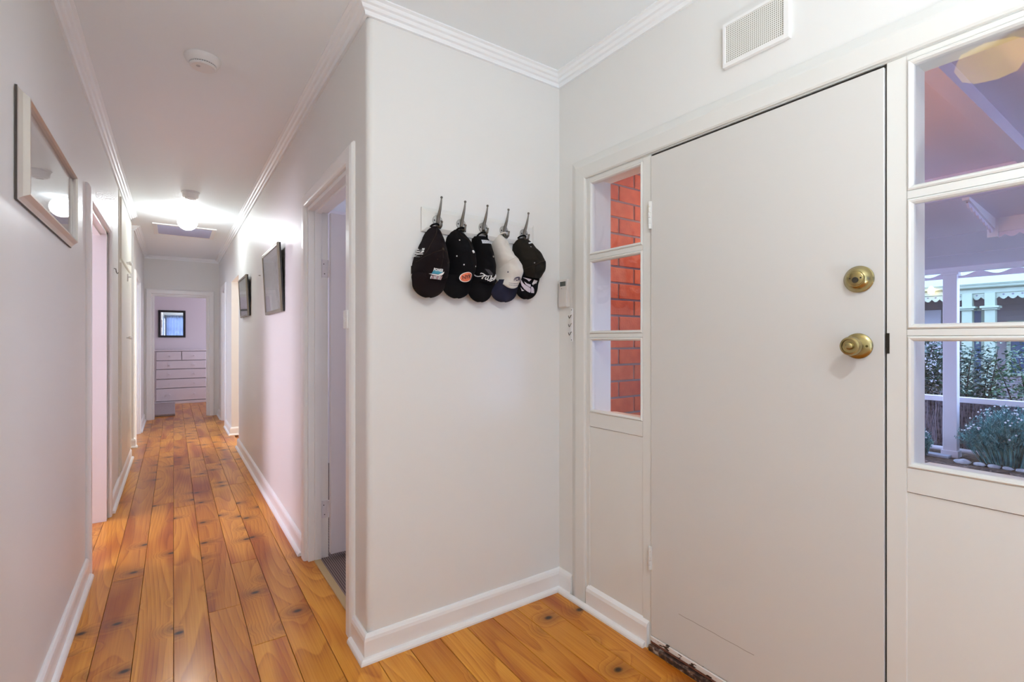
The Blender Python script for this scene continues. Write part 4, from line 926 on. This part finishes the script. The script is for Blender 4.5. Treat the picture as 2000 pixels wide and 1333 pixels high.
# brick return wall of the porch
pw = st(box('wall_porch', (1.765, 1.7950, GZ), (3.62, 1.905, 2.70), mat('mortar', (0.30, 0.235, 0.25), 0.95)), 'red brick porch wall outside the sidelight', 'wall')
brick_mats = []
for k, (c1, c2) in enumerate([((0.54, 0.105, 0.048), (0.66, 0.16, 0.075)), ((0.49, 0.090, 0.050), (0.62, 0.14, 0.070)), ((0.58, 0.125, 0.060), (0.68, 0.20, 0.105))]):
    brick_mats.append(mottled(bumped(mat('red_brick_%d' % k, c1, 0.85), 90, 0.5, 0.003), c1, c2, 14))
def brick_mesh(L, m):
    bm = bmesh.new(); bx(bm, (0, 1.790, 0), (L, 1.806, 0.0755)); bmesh.ops.bevel(bm, geom=bm.edges[:], offset=0.002, segments=1, affect='EDGES')
    me = D.meshes.new('brick'); bm.to_mesh(me); bm.free(); me.materials.append(m); return me
BM = {(L, k): brick_mesh(L, brick_mats[k]) for L in (0.2305, 0.110) for k in range(3)}
z = 1.654 - 0.086 * 20 + 0.005; row = 0
while z < 2.60:
    n_from = round((z - 0.005 - 1.654) / 0.086)
    x = 2.043 + 0.0048 - 0.240 * 2 if n_from % 2 == 1 else 1.924 + 0.0048 - 0.240
    x0 = x
    while x < 3.55:
        if x + 0.2305 > 1.77:
            L = 0.2305; xx = x
            if x < 1.765: L, xx = 0.110, x + 0.1205
            if xx >= 1.74:
                o = D.objects.new('brick', BM[(L, random.randrange(3))]); COL.objects.link(o); o.parent = pw; o.location = (xx, random.uniform(-.0012, .0012), z)
        x += 0.240
    z += 0.086
# lantern on the brick wall, its warm light on brick and beam
pl_ = empty('porch_lantern', (2.62, 1.79, 1.9), 'small warm lantern on the porch brick wall', 'lantern')
adopt(pl_, box('back_plate', (2.58, 1.772, 1.80), (2.66, 1.790, 2.02), BLACKW, None, 0.003), tube('arm', [(2.62, 1.775, 1.98), (2.62, 1.73, 2.02), (2.62, 1.69, 1.99)], 0.007, BLACKW),
      lathe('lantern_glass', [(0.0001, 0), (0.035, 0), (0.052, 0.13), (0.0001, 0.13)], emit('warm_lantern_glass', (1.0, 0.55, 0.28), 210.0), (2.62, 1.69, 1.83), seg=6, smooth=False), lathe('lantern_cap', [(0.0001, 0), (0.062, 0), (0.03, 0.03), (0.0001, 0.035)], BLACKW, (2.62, 1.69, 1.96), seg=6, smooth=False))
# porch and verandah roof
pc = st(box('porch_ceiling', (1.765, -7.0, 2.50), (4.80, 1.80, 2.56), PSOF), 'pale porch ceiling seen through the top verandah pane', 'ceiling')
box('rafter', (1.77, 0.668, 2.42), (4.75, 0.740, 2.50), PSOF, pc, 0.002)
box('rafter', (1.77, -0.62, 2.42), (4.75, -0.55, 2.50), PSOF, pc, 0.002)
box('edge_beam', (4.75, -7.0, 2.32), (4.83, 4.0, 2.50), PSOF, pc, 0.003)
st(box('wall_porch_shade', (1.765, -2.75, GZ), (4.83, -2.64, 2.50), PSOF), 'unseen pale wall added to cut side light in the porch', 'wall')  # out of view, added to keep side light off the rafter
vr = empty('verandah_roof', (6.2, 1.0, 2.2), 'sloping lined verandah roof with scalloped trim beyond the porch', 'roof', kind='structure')
zs = lambda x: 2.24 - 0.0714 * (x - 5.95)
def slab(name, x0, x1, y0, y1, m, th=0.03):
    V = [(x, y, zs(x) + d) for d in (0, th) for (x, y) in ((x0, y0), (x1, y0), (x1, y1), (x0, y1))]
    o = mesh(name, V, [(0, 1, 2, 3), (4, 5, 6, 7), (0, 1, 5, 4), (1, 2, 6, 5), (2, 3, 7, 6), (3, 0, 4, 7)], m); adopt(vr, o); return o
for a, b in ((4.835, 5.940), (5.960, 6.828), (6.852, 7.60)): slab('lining_panel', a, b, -7.0, 5.0, PSOF)
V = [(x, y, zs(x) + d) for d in (0.033, 0.06) for (x, y) in ((4.835, -7.0), (7.62, -7.0), (7.62, 5.0), (4.835, 5.0))]
adopt(vr, mesh('roof_deck', V, [(0, 1, 2, 3), (4, 5, 6, 7), (0, 1, 5, 4), (1, 2, 6, 5), (2, 3, 7, 6), (3, 0, 4, 7)], mat('dark_roof_deck', (0.05, 0.05, 0.07), 0.8)))
adopt(vr, box('front_beam', (7.56, -7.0, 2.065), (7.64, 5.0, 2.13), PWHT, None, 0.003))
def scallop(name, axis, fixed, u0, u1, ztop, zbot, pitch, amp, th, m, up=False):
    V, F = [], []; n = max(2, int((u1 - u0) / pitch * 12))
    for i in range(n + 1):
        u = u0 + (u1 - u0) * i / n; f = abs(math.sin(math.pi * (u - u0) / pitch))
        zt, zb = (ztop, zbot - amp * f) if not up else (ztop - amp * (1 - f ** 2), zbot)
        for d in (0, th):
            for zz in (zt, zb): V.append((fixed + d, u, zz) if axis == 'x' else (u, fixed + d, zz))
    for i in range(n):
        a = 4 * i; b = a + 4
        F += [(a, a + 1, b + 1, b), (a + 2, a + 3, b + 3, b + 2), (a, a + 2, b + 2, b), (a + 1, a + 3, b + 3, b + 1)]
    return mesh(name, V, F, m)
adopt(vr, scallop('valance', 'x', 7.59, -2.5, 5.0, 2.066, 1.995, 0.30, 0.045, 0.02, PSOF, True))
V = [(x, y, z) for y in (1.035, 1.075) for (x, z) in ((4.80, 2.300), (5.545, 2.175), (5.545, 2.275), (4.80, 2.335))]
adopt(vr, mesh('cross_beam', V, [(0, 1, 2, 3), (4, 5, 6, 7), (0, 1, 5, 4), (1, 2, 6, 5), (2, 3, 7, 6), (3, 0, 4, 7)], PWHT))
V, F = [], []
for i in range(97):
    x = 4.835 + 0.70 * i / 96; zb = 2.302 - 0.1678 * (x - 4.80); f = abs(math.sin(math.pi * i / 12))
    for y in (1.048, 1.060): V += [(x, y, zb), (x, y, zb - 0.012 - 0.026 * f)]
    if i: k = 4 * i; F += [(k - 4, k - 3, k + 1, k), (k - 2, k - 1, k + 3, k + 2), (k - 4, k - 2, k + 2, k), (k - 3, k - 1, k + 3, k + 1)]
adopt(vr, mesh('fret_trim', V, F, PSOF))
adopt(vr, box('bracket_block', (5.54, 1.02, 2.115), (5.60, 1.085, 2.275), PWHT, None, 0.004)); adopt(vr, box('side_beam', (5.55, -2.5, 2.155), (5.60, 1.02, 2.275), PWHT, None, 0.003))
adopt(vr, scallop('fret_trim', 'x', 5.57, -2.5, 1.02, 2.157, 2.135, 0.085, 0.026, 0.012, PSOF))
vpst = empty('verandah_post', (7.60, 1.80, GZ), 'square white verandah post standing before the brush fence', 'post')
adopt(vpst, box('shaft', (7.545, 1.735, GZ + 0.05), (7.655, 1.865, 2.066), PWHT, None, 0.006), box('plinth', (7.53, 1.72, GZ), (7.67, 1.88, GZ + 0.08), PWHT, None, 0.006), box('post_head', (7.53, 1.72, 2.035), (7.67, 1.88, 2.066), PWHT, None, 0.004))

# brush fence
FX = 7.80
fn = empty('brush_fence', (FX, 1.5, GZ), 'low dark brush fence with white top rail behind the verandah post', 'fence')
adopt(fn, box('top_rail', (FX - 0.04, -1.5, 0.515), (FX + 0.05, 4.6, 0.580), PWHT, None, 0.006))
adopt(fn, tube('bottom_pipe', [(FX - 0.03, -1.5, -0.065), (FX - 0.03, 4.6, -0.065)], 0.028, PWHT, None, 14))
for y in (-1.45, 0.7, 2.62, 4.55): adopt(fn, box('fence_post', (FX + 0.02, y - 0.035, GZ), (FX + 0.07, y + 0.035, 0.515), PWHT, None, 0.004))
BR = mottled(mat('brushwood', (0.05, 0.04, 0.05), 0.9), (0.030, 0.026, 0.040), (0.22, 0.19, 0.24), 25)
V, F = [], []
for i in range(900):
    y = random.uniform(-1.5, 4.6) if i < 500 else random.uniform(0.9, 2.6); x = FX + random.uniform(-0.03, 0.02); r = random.uniform(0.003, 0.0075)
    z0, z1 = -0.045 + random.uniform(0, 0.03), 0.52; l = random.uniform(-0.03, 0.03); k = len(V)
    for (zz, dy) in ((z0, 0), (z1, l)):
        for a in range(3): V.append((x + r * math.cos(a * 2.094), y + dy + r * math.sin(a * 2.094), zz))
    F += [(k, k + 1, k + 4, k + 3), (k + 1, k + 2, k + 5, k + 4), (k + 2, k, k + 3, k + 5)]
bs = mesh('brush_infill', V, F, BR); bs['kind'] = 'stuff'; adopt(fn, bs)
V, F = [], []
for i in range(420):
    y = random.uniform(-1.5, 4.6) if i < 160 else random.uniform(1.0, 2.6); x = FX - 0.034 + random.uniform(-0.004, 0.004); r = random.uniform(0.0025, 0.0045)
    z0 = random.uniform(-0.04, 0.25); z1 = z0 + random.uniform(0.12, 0.34); z1 = min(z1, 0.512); l = random.uniform(-0.03, 0.03); k = len(V)
    for (zz, dy) in ((z0, 0), (z1, l)):
        for a in range(3): V.append((x + r * math.cos(a * 2.094), y + dy + r * math.sin(a * 2.094), zz))
    F += [(k, k + 1, k + 4, k + 3), (k + 1, k + 2, k + 5, k + 4), (k + 2, k, k + 3, k + 5)]
b2 = mesh('pale_twigs', V, F, mat('pale_brushwood', (0.26, 0.22, 0.25), 0.9)); b2['kind'] = 'stuff'; adopt(fn, b2)
adopt(fn, box('brush_backing', (FX + 0.021, -1.5, -0.04), (FX + 0.03, 4.6, 0.515), mat('brush_dark', (0.025, 0.02, 0.026), 0.95)))
tag(box('garden_edging', (7.42, 1.78, GZ), (7.56, 4.0, GZ + 0.03), mat('pale_edging', (0.42, 0.45, 0.52), 0.8), bevel=0.008), 'pale concrete edging strip at the foot of the verandah post', 'edging')
for i, (y, s) in enumerate(((1.63, 0.075), (1.49, 0.055), (1.375, 0.055), (1.265, 0.046), (1.165, 0.048))):
    bm = bmesh.new(); bmesh.ops.create_icosphere(bm, subdivisions=2, radius=1)
    for v in bm.verts:
        f = 1 + 0.22 * noise.noise(v.co * 1.7 + Vector((i * 5, 0, 0))); v.co = Vector((7.30 + v.co.x * s * 0.8 * f, y + v.co.y * s * f, GZ + 0.015 + v.co.z * s * 0.45 * f))
    o = from_bm('edging_stone', bm, mottled(mat('pale_stone', (0.5, 0.5, 0.52), 0.85), (0.36, 0.37, 0.40), (0.62, 0.62, 0.63), 20), None, True)
    tag(o, ['largest pale edging stone beside the verandah post', 'second pale edging stone from the verandah post', 'third pale edging stone from the verandah post', 'fourth pale edging stone from the verandah post', 'pale edging stone farthest from the verandah post'][i], 'stone', 'pale edging stones in the mulch')
# loose bark
V, F = [], []
for i in range(1500):
    x, y = random.uniform(5.6, 7.10), random.uniform(0.3, 2.2); s = random.uniform(0.010, 0.035); a = random.uniform(0, 6.28); k = len(V); w = s * random.uniform(.25, .5); tz = random.uniform(-.3, .3)
    for (p, q) in ((-s, -w), (s, -w), (s, w), (-s, w)): V.append((x + p * math.cos(a) - q * math.sin(a), y + p * math.sin(a) + q * math.cos(a), GZ + 0.008 + p * tz + 0.008 * random.random()))
    F.append((k, k + 1, k + 2, k + 3))
tag(mesh('bark_chips', V, F, mottled(mat('bark_chip', (0.12, 0.07, 0.05), 0.9), (0.05, 0.03, 0.025), (0.30, 0.20, 0.15), 25)), 'loose bark chips scattered over the garden bed', 'bark mulch', kind='stuff')

def leaf_mat(name, c1, c2):
    return mottled(mat(name, c1, 0.4), c1, c2, 7)
LEAF1 = leaf_mat('laurel_leaf_dark', (0.006, 0.030, 0.030), (0.040, 0.12, 0.070)); LEAF2 = leaf_mat('laurel_leaf_mid', (0.014, 0.06, 0.05), (0.10, 0.24, 0.10))
def shrub(name, label, c, rx, ry, h, n, lm, seed, ls=0.05):
    rnd = random.Random(seed); e = empty(name, c, label, 'shrub', 'leafy shrubs behind the brush fence')
    BK = mat('shrub_bark', (0.05, 0.035, 0.03), 0.9); tips = []
    for b in range(9):
        a = rnd.uniform(0, 6.28); top = Vector((c[0] + rx * .75 * math.cos(a) * rnd.random(), c[1] + ry * .8 * math.sin(a), c[2] + h * rnd.uniform(.7, 1.0)))
        base = Vector((c[0] + rnd.uniform(-.06, .06), c[1] + rnd.uniform(-.06, .06), c[2])); mid = base.lerp(top, .5) + Vector((rnd.uniform(-.08, .08), rnd.uniform(-.08, .08), 0))
        P = bez(tuple(base), tuple(mid), tuple(top), 7); adopt(e, tube('branch', P, [0.014 - 0.0015 * i for i in range(8)], BK, None, 6)); tips += [Vector(p) for p in P[2:]]
    V, F = [], []
    for i in range(n):
        if rnd.random() < .55:
            p = rnd.choice(tips) + Vector((rnd.gauss(0, .09), rnd.gauss(0, .09), rnd.gauss(0, .07)))
        else:
            while True:
                q = Vector((rnd.uniform(-1, 1), rnd.uniform(-1, 1), rnd.uniform(-1, 1)))
                if q.length < 1: break
            p = Vector((c[0] + q.x * rx, c[1] + q.y * ry, c[2] + h * .58 + q.z * h * .44))
        if abs(p.y - c[1]) > ry * .86: p.y = c[1] + ry * .86 * rnd.uniform(-1, 1)
        L = ls * rnd.uniform(.7, 1.5); w = L * .30; d = Vector((rnd.gauss(0, 1), rnd.gauss(0, 1), rnd.gauss(-.1, .5))).normalized()
        s_ = d.cross(Vector((rnd.gauss(0, .4), rnd.gauss(0, .4), 1))).normalized(); u = s_.cross(d); k = len(V)
        V += [p, p + d * L * .45 + s_ * w + u * .006, p + d * L - u * L * .12, p + d * L * .45 - s_ * w + u * .006, p + d * L * .45 - u * .004]
        F += [(k, k + 1, k + 4), (k + 1, k + 2, k + 4), (k + 2, k + 3, k + 4), (k + 3, k, k + 4)]
    fo = mesh('foliage', V, F, lm); fo['kind'] = 'stuff'; adopt(e, fo); return e
shrub('laurel_shrub', 'dense dark leafy shrub left of the verandah post', (8.5, 2.54, GZ), .42, .54, 1.60, 6500, LEAF1, 1)
shrub('laurel_shrub', 'sparser leafy shrub just right of the verandah post', (8.40, 1.80, GZ), .35, .33, 1.30, 2300, LEAF1, 2)
shrub('laurel_shrub', 'light green leafy shrub under the paired house posts', (8.25, 1.27, GZ), .35, .33, 1.36, 1700, LEAF2, 3)
shrub('laurel_shrub', 'leafy shrub at the farther end of the fence, past the light green one', (8.3, 0.62, GZ), .38, .42, 1.25, 2300, LEAF1, 4)
# feathery grey-green bush in front of the fence
def feathery(label, c, rx, ry, h, n, seed):
    rnd = random.Random(seed); e = empty('feathery_bush', c, label, 'bush', 'feathery bushes in the mulch bed'); V, F = [], []; FV, FF = [], []
    for i in range(n):
        a = rnd.uniform(0, 6.28); r = rnd.random() ** .6; b = Vector((c[0] + .35 * rx * r * math.cos(a), c[1] + .5 * ry * r * math.sin(a), c[2] + rnd.uniform(0, h * .25)))
        t = Vector((c[0] + rx * r * math.cos(a), c[1] + ry * r * math.sin(a), c[2] + h * (1.05 - .55 * r * r) * rnd.uniform(.8, 1.08)))
        m_ = b.lerp(t, .5) + Vector((0, 0, .05)); s_ = Vector((rnd.gauss(0, 1), rnd.gauss(0, 1), 0)).normalized() * rnd.uniform(.002, .005); k = len(V)
        V += [b - s_, b + s_, m_ + s_, m_ - s_, t]; F += [(k, k + 1, k + 2, k + 3), (k + 3, k + 2, k + 4)]
        for q in range(5):
            p = b.lerp(t, .45 + .55 * rnd.random()); d = Vector((rnd.gauss(0, 1), rnd.gauss(0, 1), .8)).normalized() * rnd.uniform(.03, .06); w = Vector((d.y, -d.x, 0)).normalized() * .004; k = len(V)
            V += [p - w, p + w, p + d]; F.append((k, k + 1, k + 2))
        if rnd.random() < .10 and r < .9:
            k = len(FV); q = .011
            FV += [t + Vector(v) * q for v in ((1, 0, 0), (-1, 0, 0), (0, 1, 0), (0, -1, 0), (0, 0, 1), (0, 0, -1))]; FF += [tuple(k + j for j in f) for f in ((0, 2, 4), (2, 1, 4), (1, 3, 4), (3, 0, 4), (2, 0, 5), (1, 2, 5), (3, 1, 5), (0, 3, 5))]
    fo = mesh('foliage', V, F, mottled(mat('grey_green_leaf', (0.08, 0.2, 0.15), 0.6), (0.018, 0.12, 0.13), (0.15, 0.42, 0.40), 9)); fo['kind'] = 'stuff'
    fl = mesh('flowers', FV, FF, mat('white_flower', (0.72, 0.72, 0.74), 0.7)); fl['kind'] = 'stuff'; adopt(e, fo, fl)
feathery('large feathery grey-green bush with white flowers before the fence', (7.45, 1.28, GZ), .28, .46, .62, 1100, 5)
feathery('small feathery tuft low on the far side of the verandah post', (7.36, 2.02, GZ), .12, .13, .32, 200, 6)

# house wing across the garden
HX0 = 13.4
hw = empty('house_wing', (15.0, 2.0, GZ), 'pale weatherboard house wing with its own verandah across the garden', 'house')
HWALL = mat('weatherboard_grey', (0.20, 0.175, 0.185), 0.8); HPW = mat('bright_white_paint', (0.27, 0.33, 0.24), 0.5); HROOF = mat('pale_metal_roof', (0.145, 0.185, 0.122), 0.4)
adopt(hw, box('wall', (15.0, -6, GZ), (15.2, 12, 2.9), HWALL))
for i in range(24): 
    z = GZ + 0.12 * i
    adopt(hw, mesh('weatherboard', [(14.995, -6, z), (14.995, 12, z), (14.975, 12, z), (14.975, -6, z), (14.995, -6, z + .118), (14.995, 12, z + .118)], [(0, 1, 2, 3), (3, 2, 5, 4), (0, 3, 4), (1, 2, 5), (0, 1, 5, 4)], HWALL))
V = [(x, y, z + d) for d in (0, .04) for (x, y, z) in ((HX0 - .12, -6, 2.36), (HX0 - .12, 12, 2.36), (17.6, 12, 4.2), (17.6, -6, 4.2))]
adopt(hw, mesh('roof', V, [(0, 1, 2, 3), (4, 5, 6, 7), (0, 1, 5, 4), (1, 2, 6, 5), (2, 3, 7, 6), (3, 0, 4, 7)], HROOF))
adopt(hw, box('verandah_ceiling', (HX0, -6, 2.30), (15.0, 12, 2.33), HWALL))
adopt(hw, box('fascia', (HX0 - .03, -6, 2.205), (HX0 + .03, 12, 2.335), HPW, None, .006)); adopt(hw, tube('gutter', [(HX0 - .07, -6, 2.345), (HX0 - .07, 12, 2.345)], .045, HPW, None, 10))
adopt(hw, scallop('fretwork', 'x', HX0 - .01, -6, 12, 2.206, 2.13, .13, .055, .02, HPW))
V, F = [], []
for i in range(138):   # dark pierced holes along the fretwork
    y = -6 + .065 + i * .13; k = len(V)
    for (dy, dz) in ((-.022, 0), (0, -.02), (.022, 0), (0, .02)): V.append((HX0 - .0108, y + dy, 2.165 + dz))
    F.append((k, k + 1, k + 2, k + 3))
adopt(hw, mesh('fretwork_holes', V, F, mat('fret_shadow', (0.12, 0.12, 0.15), 0.9)))
for i, y in enumerate((2.91, 2.57, -1.6, 6.6, 6.95)):
    s = .078
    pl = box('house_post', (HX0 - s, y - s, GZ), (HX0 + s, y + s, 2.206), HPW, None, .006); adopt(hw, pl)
    for (d, z0, z1) in ((.035, 1.865, 1.90), (.060, 1.90, 1.945)): box('capital', (HX0 - s - d, y - s - d, z0), (HX0 + s + d, y + s + d, z1), HPW, pl, .008)
def hwin(y0, y1, z0, z1):
    f = boxes('window_frame', [((14.93, y0 - .06, z0 - .06), (14.99, y0, z1 + .06)), ((14.93, y1, z0 - .06), (14.99, y1 + .06, z1 + .06)), ((14.93, y0, z1), (14.99, y1, z1 + .06)), ((14.93, y0, z0 - .06), (14.99, y1, z0)), ((14.95, (y0 + y1) / 2 - .02, z0), (14.98, (y0 + y1) / 2 + .02, z1))], HPW); adopt(hw, f)
    box('house_pane', (14.962, y0, z0), (14.972, y1, z1), mat('dark_house_glass', (0.04, 0.07, 0.13), 0.08), f)
hwin(2.05, 2.55, .55, 1.62); hwin(3.02, 3.30, .3, 1.92); hwin(-1.2, -.1, .6, 1.75)
for y in (3.72, 4.13): adopt(hw, box('shutter', (14.92, y, .25), (14.975, y + .38, 1.98), mat('shutter_grey', (0.50, 0.50, 0.54), 0.6), None, .01))
hl = empty('verandah_lamp', (HX0 + .35, 3.46, 2.30), 'small lit lamp under the far house verandah', 'lamp')
adopt(hl, lathe('lamp_glass', [(0.0001, -.16), (.05, -.15), (.06, -.08), (.04, -.03), (0.0001, -.03)], emit('warm_lamp_glass', (1.0, 0.72, 0.42), 14.0), (HX0 - .16, 3.46, 2.40), seg=14), lathe('lamp_top', [(0.0001, -.03), (.045, -.03), (.03, 0), (0.0001, 0)], PWHT, (HX0 - .16, 3.46, 2.40), seg=14))
adopt(hl, box('lamp_arm', (HX0 - .17, 3.45, 2.40), (HX0 - .118, 3.47, 2.415), PWHT))
